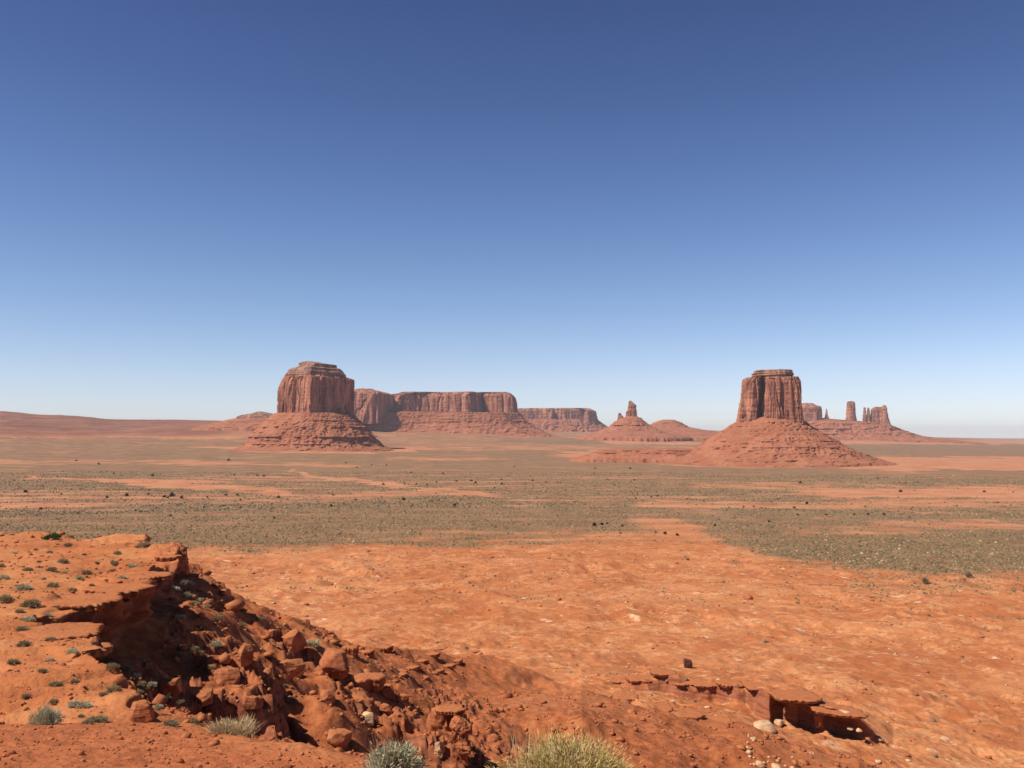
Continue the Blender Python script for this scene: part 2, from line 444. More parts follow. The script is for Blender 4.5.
def mat_ground():
    m, t, b = new_mat('red_desert_ground')
    n = NB(t); p = n.pos()
    big = n.noise(p, 1 / 70, 5, 0.6)
    mid = n.noise(p, 1 / 9, 5, 0.62)
    fine = n.noise(p, 1.6, 5, 0.65)
    sand = n.mix(n.ramp(mid, .35, .68), (0.44, 0.135, 0.046), (0.58, 0.225, 0.085))
    sand = n.mix(n.ramp(big, .40, .66), sand, (0.60, 0.246, 0.100))
    sand = n.mix(n.ramp(fine, .38, .7, 0.0, 0.35), sand, (0.30, 0.085, 0.036))
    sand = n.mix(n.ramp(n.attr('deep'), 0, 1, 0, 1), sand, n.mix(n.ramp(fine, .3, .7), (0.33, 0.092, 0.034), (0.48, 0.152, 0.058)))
    ter = n.noise(p, 1 / 24, 5, .6, .3)
    sand = n.mix(n.math('MULTIPLY', n.ramp(ter, .46, .64, 0, .75), n.attr('pale')), sand, (0.42, 0.128, 0.044))
    # pale caliche and bleached bedrock
    pm = n.noise(n.mapping(p, (1, 1, 1)), 1 / 7, 6, 0.66, 0.4)
    pm2 = n.noise(p, 1 / 60, 3)
    pale = n.math('MULTIPLY', n.ramp(pm, .585, .68), n.ramp(pm2, .42, .58))
    pale = n.math('MULTIPLY', pale, n.attr('pale'))
    sand = n.mix(pale, sand, (0.74, 0.47, 0.29))
    mot = n.noise(p, 1 / 3.4, 6, .7)
    sand = n.mix(n.ramp(mot, .52, .68, 0, .42), sand, (0.35, 0.108, 0.038))
    shelf = n.math('MULTIPLY', n.ramp(n.noise(p, 0.35, 5, .65), .48, .66), n.attr('shelf'))
    sand = n.mix(n.math('MULTIPLY', shelf, .6), sand, (0.56, 0.255, 0.105))
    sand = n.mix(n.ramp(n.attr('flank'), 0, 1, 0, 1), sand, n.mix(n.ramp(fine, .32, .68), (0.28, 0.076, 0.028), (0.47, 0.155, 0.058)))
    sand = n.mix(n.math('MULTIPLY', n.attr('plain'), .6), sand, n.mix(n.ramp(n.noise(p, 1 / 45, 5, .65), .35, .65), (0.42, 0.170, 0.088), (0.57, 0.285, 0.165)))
    hb = n.noise(n.mapping(p, (.003, .003, .075)), 1.0, 5, .65)
    hill = n.mix(n.ramp(hb, .40, .62), (0.19, 0.066, 0.043), (0.31, 0.125, 0.082))
    sand = n.mix(n.attr('hill'), sand, hill)
    w1 = n.math('ABSOLUTE', n.math('SUBTRACT', n.noise(p, 1 / 26, 6, .6, .5), .5))
    w2 = n.math('ABSOLUTE', n.math('SUBTRACT', n.noise(p, 1 / 11, 6, .62, .4), .5))
    sand = n.mix(n.math('MULTIPLY', n.ramp(w1, .028, .0, 0, .42), n.attr('pale')), sand, (0.68, 0.36, 0.17))
    sand = n.mix(n.math('MULTIPLY', n.ramp(w2, .022, .0, 0, .6), n.attr('pale')), sand, (0.30, 0.090, 0.034))
    # exposed bedding where the land is steep
    sep = t.nodes.new('ShaderNodeSeparateXYZ'); t.links.new(p, sep.inputs[0])
    geo = t.nodes.new('ShaderNodeNewGeometry')
    sn = t.nodes.new('ShaderNodeSeparateXYZ'); t.links.new(geo.outputs['True Normal'], sn.inputs[0])
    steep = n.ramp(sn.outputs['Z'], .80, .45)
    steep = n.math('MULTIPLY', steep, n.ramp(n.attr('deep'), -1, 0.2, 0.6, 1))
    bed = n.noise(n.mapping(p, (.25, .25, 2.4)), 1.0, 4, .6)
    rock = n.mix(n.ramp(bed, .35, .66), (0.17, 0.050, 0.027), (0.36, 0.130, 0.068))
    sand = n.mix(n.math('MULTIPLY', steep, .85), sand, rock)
    # scrub
    sp = n.noise(p, 1 / 2.6, 3, .7)
    sp2 = n.noise(p, 1 / 26, 4, .62)
    dens = n.math('ADD', n.attr('scrub'), n.math('MULTIPLY', n.math('SUBTRACT', sp2, .5), 0.9))
    sc = n.math('MULTIPLY', n.ramp(dens, .0, .85, 0, .92), n.ramp(sp, .32, .58, .5, 1.0))
    veg = n.mix(n.ramp(n.noise(p, 1 / 40, 4), .35, .65), (0.150, 0.098, 0.054), (0.225, 0.145, 0.078))
    dry = n.math('MULTIPLY', n.ramp(n.noise(p, 1 / 3.3, 3, .7), .55, .68), n.attr('scrub'))
    col = n.mix(sc, sand, veg)
    col = n.mix(n.math('MULTIPLY', dry, .55), col, (0.46, 0.30, 0.13))
    t.links.new(col, b.inputs['Base Color'])
    bp = n.bump(n.noise(p, 1 / 2.2, 6, .65), .5, .5)
    bp = n.bump(n.noise(p, 3.2, 6, .7), .55, .10, bp)
    bp = n.bump(n.voro(p, 9), .25, .035, bp)
    t.links.new(bp, b.inputs['Normal'])
    return m

def mat_cliff(name, a, c, streak, scale=1.0):
    """varnished sandstone: vertical streaks, faint beds"""
    m, t, b = new_mat(name)
    n = NB(t); p = n.pos()
    v = n.mapping(p, (1, 1, .12))
    s1 = n.noise(v, 1 / (24 * scale), 6, .65)
    s2 = n.noise(v, 1 / (7 * scale), 5, .65)
    bed = n.noise(n.mapping(p, (.08, .08, 1)), 1 / (9 * scale), 4, .6)
    col = n.mix(n.ramp(s1, .40, .60), a, c)
    col = n.mix(n.ramp(n.noise(n.mapping(p, (1, 1, .45)), 1 / (48 * scale), 4, .6), .48, .62, 0, .55), col, (a[0] * .55, a[1] * .52, a[2] * .55))
    col = n.mix(n.ramp(s2, .52, .72, 0, .65), col, streak)
    col = n.mix(n.ramp(bed, .5, .72, 0, .35), col, (c[0] * 1.15, c[1] * 1.2, c[2] * 1.2))
    t.links.new(col, b.inputs['Base Color'])
    bp = n.bump(n.noise(v, 1 / (5 * scale), 6, .7), .6, 3.0 * scale)
    bp = n.bump(n.noise(p, 1 / (3 * scale), 5, .7), .5, 1.2 * scale, bp)
    t.links.new(bp, b.inputs['Normal'])
    return m

def mat_talus(name, a, c, bands):
    m, t, b = new_mat(name)
    n = NB(t); p = n.pos()
    s1 = n.noise(p, 1 / 60, 6, .65)
    bed = n.noise(n.mapping(p, (.05, .05, 1)), 1 / 8, 5, .65)
    f = n.noise(p, 1 / 7, 5, .75)
    col = n.mix(n.ramp(s1, .35, .65), a, c)
    col = n.mix(n.ramp(bed, .50, .68, 0, .6), col, bands)
    col = n.mix(n.ramp(f, .54, .70, 0, .45), col, (0.19, 0.075, 0.045))
    col = n.mix(n.ramp(n.noise(p, 1 / 30, 4), .55, .7, 0, .35), col, (0.24, 0.16, 0.095))
    t.links.new(col, b.inputs['Base Color'])
    bp = n.bump(n.noise(p, 1 / 9, 7, .72), .7, 4.0)
    t.links.new(bp, b.inputs['Normal'])
    return m

def mat_rock(name, a, c, dark, dust=False):
    m, t, b = new_mat(name)
    n = NB(t); p = n.pos()
    s = n.noise(p, 1.1, 6, .65)
    bed = n.noise(n.mapping(p, (.3, .3, 3.2)), 1.3, 5, .65)
    f = n.noise(p, 9, 4, .7)
    col = n.mix(n.ramp(s, .35, .66), a, c)
    col = n.mix(n.ramp(bed, .5, .66, 0, .55), col, dark)
    col = n.mix(n.ramp(f, .55, .75, 0, .3), col, dark)
    if dust:
        geo = t.nodes.new('ShaderNodeNewGeometry')
        sn = t.nodes.new('ShaderNodeSeparateXYZ'); t.links.new(geo.outputs['True Normal'], sn.inputs[0])
        col = n.mix(n.math('MULTIPLY', n.ramp(sn.outputs['Z'], .70, .95), n.ramp(s, .3, .6, .45, .95)), col, n.mix(n.ramp(f, .35, .65), (0.38, 0.118, 0.042), (0.53, 0.195, 0.074)))
    t.links.new(col, b.inputs['Base Color'])
    bp = n.bump(bed, .6, .12)
    bp = n.bump(n.noise(p, 4, 7, .7), .6, .10, bp)
    t.links.new(bp, b.inputs['Normal'])
    return m

def mat_leaf(name, a, c, thin=.4):
    m, t, b = new_mat(name)
    n = NB(t)
    col = n.mix(n.attr('tint'), a, c)
    t.links.new(col, b.inputs['Base Color'])
    b.inputs['Roughness'].default_value = .8
    tr = t.nodes.new('ShaderNodeBsdfTranslucent'); t.links.new(col, tr.inputs['Color'])
    ms = t.nodes.new('ShaderNodeMixShader'); ms.inputs[0].default_value = thin
    t.links.new(b.outputs[0], ms.inputs[1]); t.links.new(tr.outputs[0], ms.inputs[2])
    t.links.new(ms.outputs[0], [n_ for n_ in t.nodes if n_.type == 'OUTPUT_MATERIAL'][0].inputs['Surface'])
    return m

M_GROUND = mat_ground()
M_CLIFF = mat_cliff('butte_sandstone', (0.265, 0.098, 0.062), (0.50, 0.218, 0.126), (0.125, 0.052, 0.038))
M_CAP = mat_cliff('cap_sandstone', (0.22, 0.112, 0.075), (0.42, 0.22, 0.145), (0.10, 0.053, 0.038))
M_TALUS = mat_talus('talus_red', (0.34, 0.118, 0.060), (0.42, 0.160, 0.085), (0.26, 0.085, 0.048))
M_ROCK = mat_rock('red_ledge_rock', (0.31, 0.094, 0.042), (0.50, 0.180, 0.078), (0.15, 0.042, 0.022), True)
M_PALE = mat_rock('pale_ledge_rock', (0.56, 0.32, 0.17), (0.70, 0.46, 0.27), (0.38, 0.17, 0.095))
M_DARK = mat_rock('dark_varnished_rock', (0.12, 0.045, 0.030), (0.20, 0.075, 0.045), (0.07, 0.030, 0.022))
M_SAGE = mat_leaf('sage_leaf', (0.34, 0.32, 0.19), (0.64, 0.60, 0.40), .22)
M_GOLD = mat_leaf('rabbitbrush_leaf', (0.36, 0.265, 0.085), (0.80, 0.62, 0.25), .22)
M_SHRUB = mat_leaf('shrub_leaf', (0.21, 0.165, 0.085), (0.45, 0.36, 0.21), .25)
M_GREEN = mat_leaf('green_leaf', (0.040, 0.075, 0.020), (0.10, 0.15, 0.045))
M_DRY = mat_leaf('dry_grass', (0.40, 0.27, 0.14), (0.74, 0.56, 0.32), .22)
M_JUN = mat_leaf('juniper_leaf', (0.022, 0.026, 0.014), (0.065, 0.066, 0.034))
M_SCRUB = mat_leaf('valley_scrub', (0.105, 0.080, 0.042), (0.44, 0.32, 0.16), 0.0)
M_WOOD, _t, _b = new_mat('weathered_wood'); _b.inputs['Base Color'].default_value = (0.17, 0.115, 0.075, 1)

# ------------------------------------------------------------------ object helpers
def mesh_obj(name, co, faces, mat, parent=None, smooth=False, loc=None, tint=None):
    me = bpy.data.meshes.new(name)
    co = np.asarray(co, F32)
    faces = np.asarray(faces, np.int32)
    k = faces.shape[1]
    me.vertices.add(len(co)); me.vertices.foreach_set('co', co.ravel())
    me.loops.add(faces.size); me.loops.foreach_set('vertex_index', faces.ravel())
    me.polygons.add(len(faces)); me.polygons.foreach_set('loop_start', np.arange(0, faces.size, k, dtype=np.int32))
    me.update(calc_edges=True)
    if smooth:
        me.polygons.foreach_set('use_smooth', np.ones(len(faces), bool))
    if tint is not None:
        a = me.attributes.new('tint', 'FLOAT', 'POINT'); a.data.foreach_set('value', np.asarray(tint, F32))
    me.materials.append(mat)
    me.validate()
    o = bpy.data.objects.new(name, me)
    COL.objects.link(o)
    if parent is not None: o.parent = parent
    if loc is not None: o.location = loc
    return o

def tag(o, label, cat, group=None, kind=None):
    o['label'] = label; o['category'] = cat
    if group: o['group'] = group
    if kind: o['kind'] = kind
    return o

def empty(name, loc):
    o = bpy.data.objects.new(name, None); COL.objects.link(o); o.location = loc
    o.empty_display_size = 1.0
    return o

def grid_faces(nr, nc, wrap=False):
    r = np.arange(nr - 1)[:, None]; c = np.arange(nc if wrap else nc - 1)[None, :]
    c2 = (c + 1) % nc
    a = r * nc + c; b = r * nc + c2; d = (r + 1) * nc + c; e = (r + 1) * nc + c2
    return np.stack([a, b, e, d], -1).reshape(-1, 4)

# ------------------------------------------------------------------ the ground: one sheet to the horizon
def landcover(px, py, r, x, y):
    """where scrub grows on the valley floor (1 = dense)"""
    n1 = fbm2(x / 260, y / 330, 3, 101); n2 = fbm2(x / 60, y / 75, 3, 103)
    w = np.clip((py - 436) / 60, .12, 1.2)
    q = py + w * (5.0 * n1 + 3.0 * n2)
    p = px + 26 * n1
    S = np.full(px.shape, 0.5)
    def band(xs, up, lo, val, soft=2.0):
        nonlocal S
        soft = soft * 1.5; val = val + .12 if val < .2 else val
        u = np.interp(p, xs, up); l = np.interp(p, xs, lo)
        edge = sstep(xs[0] - 14, xs[0] + 14, p) * sstep(xs[-1] + 14, xs[-1] - 14, p) if True else 1
        m = sstep(u - soft * w, u + soft * w, q) * sstep(l + soft * w, l - soft * w, q) * edge
        S = S * (1 - m) + val * m
    # mid valley
    band([-900, 0, 340, 700, 2000], [446, 446, 450, 452, 452], [474, 474, 474, 475, 475], .85)
    band([-900, 0, 340, 700, 2000], [474, 474, 474, 475, 475], [502, 500, 500, 503, 503], .68)
    # bare pink flats at the foot of the eastern butte, and the far plain
    band([560, 640, 720, 880, 2000], [452, 451, 452, 457, 456], [457, 462, 469, 471, 467], -.25, 1.5)
    band([810, 900, 1024, 2000], [446, 444.5, 445, 445], [449, 453, 456, 456], 1.0, 1.0)
    band([500, 560, 640, 720], [438, 437.5, 438, 440], [442, 445, 445, 444], .95, 1.0)
    band([600, 700, 800, 2000], [440, 442, 440, 439], [444, 445, 444, 444], -.1, .8)
    band([500, 560, 600], [446, 446, 447], [450, 449, 449], .1, 1.0)
    band([-900, 0, 240], [425, 428, 434], [433, 437, 438], -.3, 1.5)
    band([-900, -100, 60, 240, 260], [405, 408, 413, 419, 420], [425, 428, 431, 435, 436], .1, 1.5)
    band([-900, 0, 120, 260], [438, 439, 440, 441], [452, 453, 450, 446], .75, 2)
    band([-900, 0, 200, 360], [458, 459, 461, 464], [461, 463, 464, 466], .1, 1.2)
    band([380, 420, 500], [457, 457, 458], [459, 460, 460], .05, 1)
    band([215, 240, 300, 390, 430], [446, 447, 448, 446.5, 446], [449, 451.5, 454, 453, 450], -.1, 1)
    # left: dark strip, then the orange wash
    band([-900, 0, 120, 230, 300], [474, 475, 478, 486, 492], [488, 489, 490, 493, 494], .95, 1.5)
    band([40, 90, 150, 210, 275], [478.5, 479, 480, 482, 488], [480, 482, 486, 489.5, 492], -.3, .9)
    band([-900, 0, 150, 340, 380], [490, 490, 491, 493, 494], [501, 501, 500, 500, 499], .36, 2)
    band([-900, 0, 100, 180], [500, 500, 501, 503], [510, 511, 509, 506], .15, 2)
    # pale dirt track crossing the middle
    band([292, 306, 330, 400, 450, 478, 505], [468.5, 472, 478.5, 484, 488, 492.5, 497.5], [470, 474.5, 481, 486.5, 491, 496, 499.5], -.45, .5)
    # olive scrub belt, left and middle
    band([-900, 0, 150, 340, 480, 640, 690], [512, 511, 507, 504, 504, 506, 510], [542, 542, 546, 540, 531, 523, 518], 1.0, 2.5)
    band([340, 400, 520, 600], [539, 539, 538, 538], [545, 546, 545, 543], .68, 1.2)
    # right side belts
    band([660, 720, 850, 1024, 2000], [466, 467, 469, 473, 474], [474, 480, 486, 482, 482], .88, 1.5)
    band([690, 800, 1024, 2000], [484, 484, 487, 488], [487, 488, 489.5, 490], .1, .7)
    band([800, 840, 1024, 2000], [489, 489, 489, 489], [493, 498, 500, 500], -.25, 1.2)
    band([740, 800, 1024, 2000], [513, 511, 509, 508], [518, 521, 522, 522], 1.05, 2)
    band([640, 700, 1024, 2000], [500, 501, 501, 501], [508, 509, 508, 508], .2, 2)
    band([690, 780, 1024, 2000], [521, 523, 524, 524], [524, 529, 532, 532], .3, 2)
    band([676, 700, 760, 850, 900, 1024, 2000], [520, 521, 526, 530, 531, 532, 532], [524, 533, 551, 563, 569, 568, 564], 1.1, 2.5)
    band([640, 664, 690, 705], [520, 519, 521, 524], [528, 532, 531, 529], -.1, 2)
    band([860, 920, 1024, 1400], [574, 573, 573, 573], [580, 586, 590, 590], .42, 4)
    thin = perlin2(x / 330, y / 42, 107) + .4 * perlin2(x / 120, y / 20, 109)
    S = S - .42 * sstep(.18, .5, thin) * sstep(560, 700, r) + .35 * sstep(.05, .5, -thin)
    S = S + .24 * perlin2(x / 34, y / 34, 111) * sstep(500, 600, r) * (S > .3)
    # badlands: bare
    lo = np.interp(p, [-900, 0, 180, 340, 480, 640, 700, 760, 850, 900, 1024, 2000], [545, 545, 549, 547, 546, 534, 536, 553, 565, 571, 571, 567])
    bare = sstep(lo - 5, lo + 7, q + 3 * perlin2(x / 16, y / 18, 113))
    keep = np.where(px > 850, sstep(600, 588, q) * .5, 0)
    S = S * (1 - bare * (1 - keep))
    return S

def build_ground():
    pxc = np.arange(-330, 1360, 1.25)
    az = np.arctan((pxc - 512) / FPX)
    side = np.linspace(az[-1], 2 * np.pi + az[0], 60)[1:-1]
    az = np.concatenate([az, side])
    r = np.concatenate([np.linspace(.6, 9, 46, endpoint=False), np.geomspace(9, 110, 560, endpoint=False),
                        np.geomspace(110, 148, 110, endpoint=False), np.linspace(148, 216, 270, endpoint=False), np.geomspace(216, 700, 330, endpoint=False), np.geomspace(700, 7500, 250, endpoint=False),
                        np.geomspace(7500, 32000, 50)])
    A, R = np.meshgrid(az, r)
    x = (R * np.sin(A)).ravel(); y = (R * np.cos(A)).ravel()
    z, d, nx, ny = height(x, y, True)
    # rim overhangs: the cliff's foot is cut back under its lip, beds stick out
    u = np.clip(d / CW, 0, 1)
    uc = np.interp(y, [12, 18, 24, 30, 36, 43, 48, 56, 61, 67, 75, 80], [0, .2, .5, 1.3, 2.4, 2.4, 1.2, .8, 1.5, 1.6, .8, .4])
    fade = np.where(d > CW, np.exp(-(d - CW) / 1.3), 1.0) * (d > 0) * (d < 12)
    sh = -uc * sstep(.05, .8, u) * fade * (0.7 + 0.5 * perlin2(x / 2.2, y / 2.2, 91))
    bed = perlin3(x / 2.5, y / 2.5, z / .45, 93)
    sh = sh + 0.5 * bed * sstep(.0, .3, u) * fade * np.clip(uc, 0, 1)
    sh = sh + 0.55 * (d < 0) * np.exp(np.minimum(d, 0) / .8) * (perlin2(x / 1.6, y / 1.6, 95)) * sstep(18, 28, y) * (np.hypot(x, y) < 100)
    x2 = x + nx * sh; y2 = y + ny * sh
    mk = (np.hypot(x, y) > 120) & (np.hypot(x, y) < 230)
    su, shh, spx = scarp_face(x[mk], y[mk])
    bd = perlin3(x[mk] / 4, y[mk] / 4, z[mk] / .8, 97) + .5 * perlin3(x[mk] / 1.5, y[mk] / 1.5, z[mk] / .5, 98)
    cave = sstep(762, 782, spx) * sstep(862, 852, spx)
    back = np.where(su > 1, np.exp(-(su - 1) * .9), 1) * sstep(0, .12, su) * np.minimum(shh / 3, 1)
    y2[mk] += back * (.05 + .45 * bd + 5.6 * cave * sstep(.1, .5, su))
    px, py = project(x, y, z)
    front = y > 0.3 * np.hypot(x, y)
    rr = np.hypot(x, y)
    S = np.zeros(x.shape)
    m = front & (rr > 330)
    S[m] = landcover(px[m], py[m], rr[m], x[m], y[m])
    S[~front & (rr > 700)] = .5
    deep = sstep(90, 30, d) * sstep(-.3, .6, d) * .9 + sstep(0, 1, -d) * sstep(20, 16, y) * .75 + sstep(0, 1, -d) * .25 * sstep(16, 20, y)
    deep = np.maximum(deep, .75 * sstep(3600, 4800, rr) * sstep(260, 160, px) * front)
    shelf = sstep(0.2, -.8, d) * sstep(17.5, 22, y)
    pale = sstep(120, 190, rr) * sstep(900, 600, rr) + .35 * sstep(900, 1500, rr) * sstep(6000, 3000, rr) + .3 * sstep(120, 30, d) * (d > 0)
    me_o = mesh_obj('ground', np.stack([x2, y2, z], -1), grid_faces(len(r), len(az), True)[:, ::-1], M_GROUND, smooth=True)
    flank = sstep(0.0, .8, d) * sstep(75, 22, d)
    hill = .85 * sstep(3600, 4500, rr) * sstep(280, 200, px) * front * sstep(439, 433, py)
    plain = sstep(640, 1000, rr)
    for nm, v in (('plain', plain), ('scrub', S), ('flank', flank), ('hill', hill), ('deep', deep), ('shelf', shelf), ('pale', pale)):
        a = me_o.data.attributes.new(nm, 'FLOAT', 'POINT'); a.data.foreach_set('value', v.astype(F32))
    me_o['kind'] = 'structure'
    me_o['label'] = 'red desert ground with olive scrub bands reaching the horizon'
    me_o['category'] = 'ground'
    return me_o

build_ground()

# ------------------------------------------------------------------ buttes and mesas
def ring_poly(poly, n):
    """resample a closed plan outline, evenly by length"""
    P = np.array(poly, float); Q = np.vstack([P, P[:1]])
    L = np.concatenate([[0], np.cumsum(np.hypot(*(Q[1:] - Q[:-1]).T))])
    s = np.linspace(0, L[-1], n, endpoint=False)
    return np.stack([np.interp(s, L, Q[:, 0]), np.interp(s, L, Q[:, 1])], -1)

def loft(name, parent, Y, prof, poly, depth, mat, nring=90, n=420, flute=5.0, fscale=22.0, crack=0.0, bed=1.2, bedscale=6.0,
         seed=0, ledges=(), gully=0.0, rough=1.0, topnoise=1.0, lean=0.0, round_=0.0, yoff=0.0, skirt=0.0):
    """a rock body whose left and right outline at each height is given as (image row, left x, right x) at depth Y.
    depth: half depth along the view as a share of the half width of the widest row."""
    Y = Y + yoff; yoff = 0.0
    pr = np.array(prof, float)
    zc = np.array([at(512, p[0], Y)[2] for p in pr]); XL = np.array([at(p[1], p[0], Y)[0] for p in pr]); XR = np.array([at(p[2], p[0], Y)[0] for p in pr])
    zz = np.linspace(zc[0], zc[-1], nring)
    order = np.argsort(zc)
    xl = np.interp(zz, zc[order], XL[order]); xr = np.interp(zz, zc[order], XR[order])
    U = ring_poly(poly, n)
    if round_:
        for _ in range(int(round_)):
            U = (np.roll(U, 1, 0) + 2 * U + np.roll(U, -1, 0)) / 4
        U[:, 0] = (U[:, 0] - U[:, 0].min()) / (U[:, 0].max() - U[:, 0].min()) * 2 - 1
    T = np.roll(U, -1, 0) - np.roll(U, 1, 0)
    hw = (xr - xl) / 2; cx = (xr + xl) / 2
    dh = hw * depth if lean == 0 else np.full(nring, hw.max() * depth)
    co = np.zeros((nring, n, 3))
    co[..., 0] = cx[:, None] + hw[:, None] * U[None, :, 0]
    co[..., 1] = Y + yoff + dh[:, None] * U[None, :, 1]
    co[..., 2] = zz[:, None]
    tx = T[None, :, 0] * hw[:, None]; ty = T[None, :, 1] * dh[:, None]
    ln = np.hypot(tx, ty) + 1e-9
    nx, ny = ty / ln, -tx / ln
    x, y, z = co[..., 0], co[..., 1], co[..., 2]
    sc = fscale
    fl = perlin3(x / sc, y / sc, z / (sc * 9), seed)
    f2 = perlin3(x / (sc * .38), y / (sc * .38), z / (sc * 4), seed + 5)
    vary = .35 + 1.3 * sstep(-.35, .45, perlin3(x / (sc * 3.1), y / (sc * 3.1), z / (sc * 6), seed + 3))
    disp = flute * vary * (.9 - 2.2 * np.abs(fl) + .45 * f2) * .8
    if crack:
        ck = np.abs(perlin3(x / (sc * .7), y / (sc * .7), z / (sc * 14), seed + 9))
        disp = disp - crack * sstep(.10, .0, ck)
    disp = disp + bed * perlin3(x / (bedscale * 14), y / (bedscale * 14), z / bedscale, seed + 11)
    disp = disp + rough * fbm3(x / 9, y / 9, z / 9, 3, seed + 17)
    if gully:
        g = np.abs(perlin3(x / 42, y / 42, z / 160, seed + 23)); g2 = np.abs(perlin3(x / 15, y / 15, z / 60, seed + 29))
        grow = np.linspace(.25, 1, nring)[:, None]
        disp = disp + gully * grow * (.8 - 2.0 * g + .4 - 1.0 * g2) + gully * 1.1 * grow * perlin3(x / 130, y / 130, z / 300, seed + 25)
    for (row, amp, wid, cov) in ledges:
        z0 = at(512, row, Y)[2] + 2.5 * perlin3(x / 90, y / 90, z * 0, seed + 31)
        mk = sstep(cov - .15, cov + .15, perlin3(x / 55, y / 55, z * 0 + row, seed + 37) + .35 * perlin3(x / 14, y / 14, z * 0 + row, seed + 41))
        dz = z - z0
        disp = disp + amp * mk * np.where(dz > 0, np.exp(-dz / wid), 0) * (1 + .5 * perlin3(x / 11, y / 11, z / 11, seed + 43))
    edge = 1.0
    co[..., 0] += nx * disp; co[..., 1] += ny * disp
    # uneven rim at the top
    tn = topnoise * (fbm3(x[0] / 30, y[0] / 30, z[0] / 30, 3, seed + 51))
    fallo = np.exp(-np.arange(nring) / (nring * .05))[:, None]
    co[..., 2] += tn[None, :] * fallo
    if skirt:
        last = co[-1:].copy(); last[..., 2] -= skirt
        co = np.concatenate([co, last], 0); nring += 1
    rows = [co.reshape(-1, 3)]
    faces = [grid_faces(nring, n, True)]
    # closed top: three inner rings and a centre
    ctr = co[0].mean(0)
    start = len(rows[0]); prev0 = 0
    idx_prev = np.arange(n)
    total = nring * n
    for k, s in enumerate((.8, .55, .28, .05)):
        rg = ctr + (co[0] - ctr) * s
        rg[:, 2] = co[0][:, 2] * s + ctr[2] * (1 - s) + topnoise * .6 * perlin2(rg[:, 0] / 20, rg[:, 1] / 20, seed + 60) + topnoise * .4 * (1 - s)
        rows.append(rg)
        idx = np.arange(total, total + n)
        a, b_ = idx, np.roll(idx, -1); c, d_ = idx_prev, np.roll(idx_prev, -1)
        faces.append(np.stack([a, b_, d_, c], -1))
        idx_prev = idx; total += n
    V = np.vstack(rows); Fc = np.vstack(faces)
    return mesh_obj(name, V, Fc[:, ::-1] if U_ccw(U) else Fc, mat, parent, smooth=False)

def U_ccw(U):
    return np.sum(U[:, 0] * np.roll(U[:, 1], -1) - U[:, 1] * np.roll(U[:, 0], -1)) > 0

# plan outlines: x to the right, y away from the camera; the front is y = -1
OVAL = [(math.cos(a), math.sin(a)) for a in np.linspace(0, 2 * math.pi, 40, endpoint=False)]
BLOCK = [(-1, .2), (-.92, -.55), (-.4, -.9), (.35, -1), (.85, -.7), (1, .1), (.9, .8), (0, 1), (-.8, .9)]
WEDGE = [(-1, .15), (-.80, -.35), (-.38, -.62), (.12, -1), (.48, -.60), (1, .05), (.95, .7), (.3, 1), (-.6, .95)]
EAST = [(-1, .1), (-1, -.45), (-.82, -.78), (-.62, -.72), (-.53, -.25), (-.38, -.30), (-.30, -.80), (.05, -.95), (.20, -.84), (.42, -1), (.74, -.95), (.84, -.72), (1, .0),
        (.95, .7), (.3, 1), (-.6, .95)]
MESA = [(-1, .3), (-.97, -.45), (-.70, -.62), (-.40, -.40), (0, -.55), (.30, -.78), (.34, -.70), (.50, -.10), (.58, -.30), (.72, -.48), (.95, -.50), (1, 0), (.97, .8), (0, 1), (-.95, .85)]
HEAD = [(-1, .2), (-.9, -.5), (-.3, -.85), (.1, -.9), (.5, -1), (.62, -.9), (1, .4), (.9, .9), (0, 1), (-.9, .8)]

def butte_merrick():
    Y = 3300.0
    x, y, z = at(312, 447, Y)
    t = empty('butte', (0, 0, 0))
    tag(t, 'broad domed red butte with a shaded right face, left of the long mesa', 'butte', 'buttes and mesas on the skyline')
    loft('cliff', t, Y, [(376.2, 284, 343.6), (377.6, 282.4, 345), (378.2, 282, 349.4), (382, 280.5, 350), (388, 278.8, 349), (401, 278, 349.6), (409, 277.4, 350.8), (416, 276.6, 351.6), (430, 275, 353)],
         WEDGE, 1.0, M_CLIFF, 120, 900, flute=9, fscale=22, crack=9, bed=.8, bedscale=7, seed=3, rough=1.4, topnoise=1.0)
    loft('cap_rock', t, Y, [(361.6, 303, 313), (362.4, 299.5, 320), (364.0, 298, 329), (364.8, 298, 335.5), (367.8, 294.5, 336), (368.4, 290, 338.5), (370.5, 287.5, 340.5), (372.5, 286.8, 342.5), (373.5, 284.2, 343.2), (377.5, 283.4, 343.4)],
         WEDGE, 1.0, M_CAP, 70, 420, flute=3, fscale=30, bed=5.5, bedscale=7, seed=5, rough=1.6, topnoise=1.2)
    loft('talus_slope', t, Y, [(413.5, 277, 350), (416, 273.5, 353.5), (420, 268.5, 357.5), (427, 261.5, 364.5), (432, 257, 369), (437, 253.5, 373.5), (443, 250, 377.5), (447, 243, 384), (450, 232, 394), (456, 210, 412)],
         OVAL, 1.0, M_TALUS, skirt=30, nring=170, n=640, flute=2, fscale=40, bed=2.0, bedscale=6, seed=7, gully=9, rough=3.6, topnoise=1,
         ledges=((427.5, 8, 6, .05), (437, 9, 8, -.2), (443.8, 8, 7, -.05), (421, 4, 4, .25), (432.5, 3, 3, .2), (440.5, 3, 3, .15)))
    return t

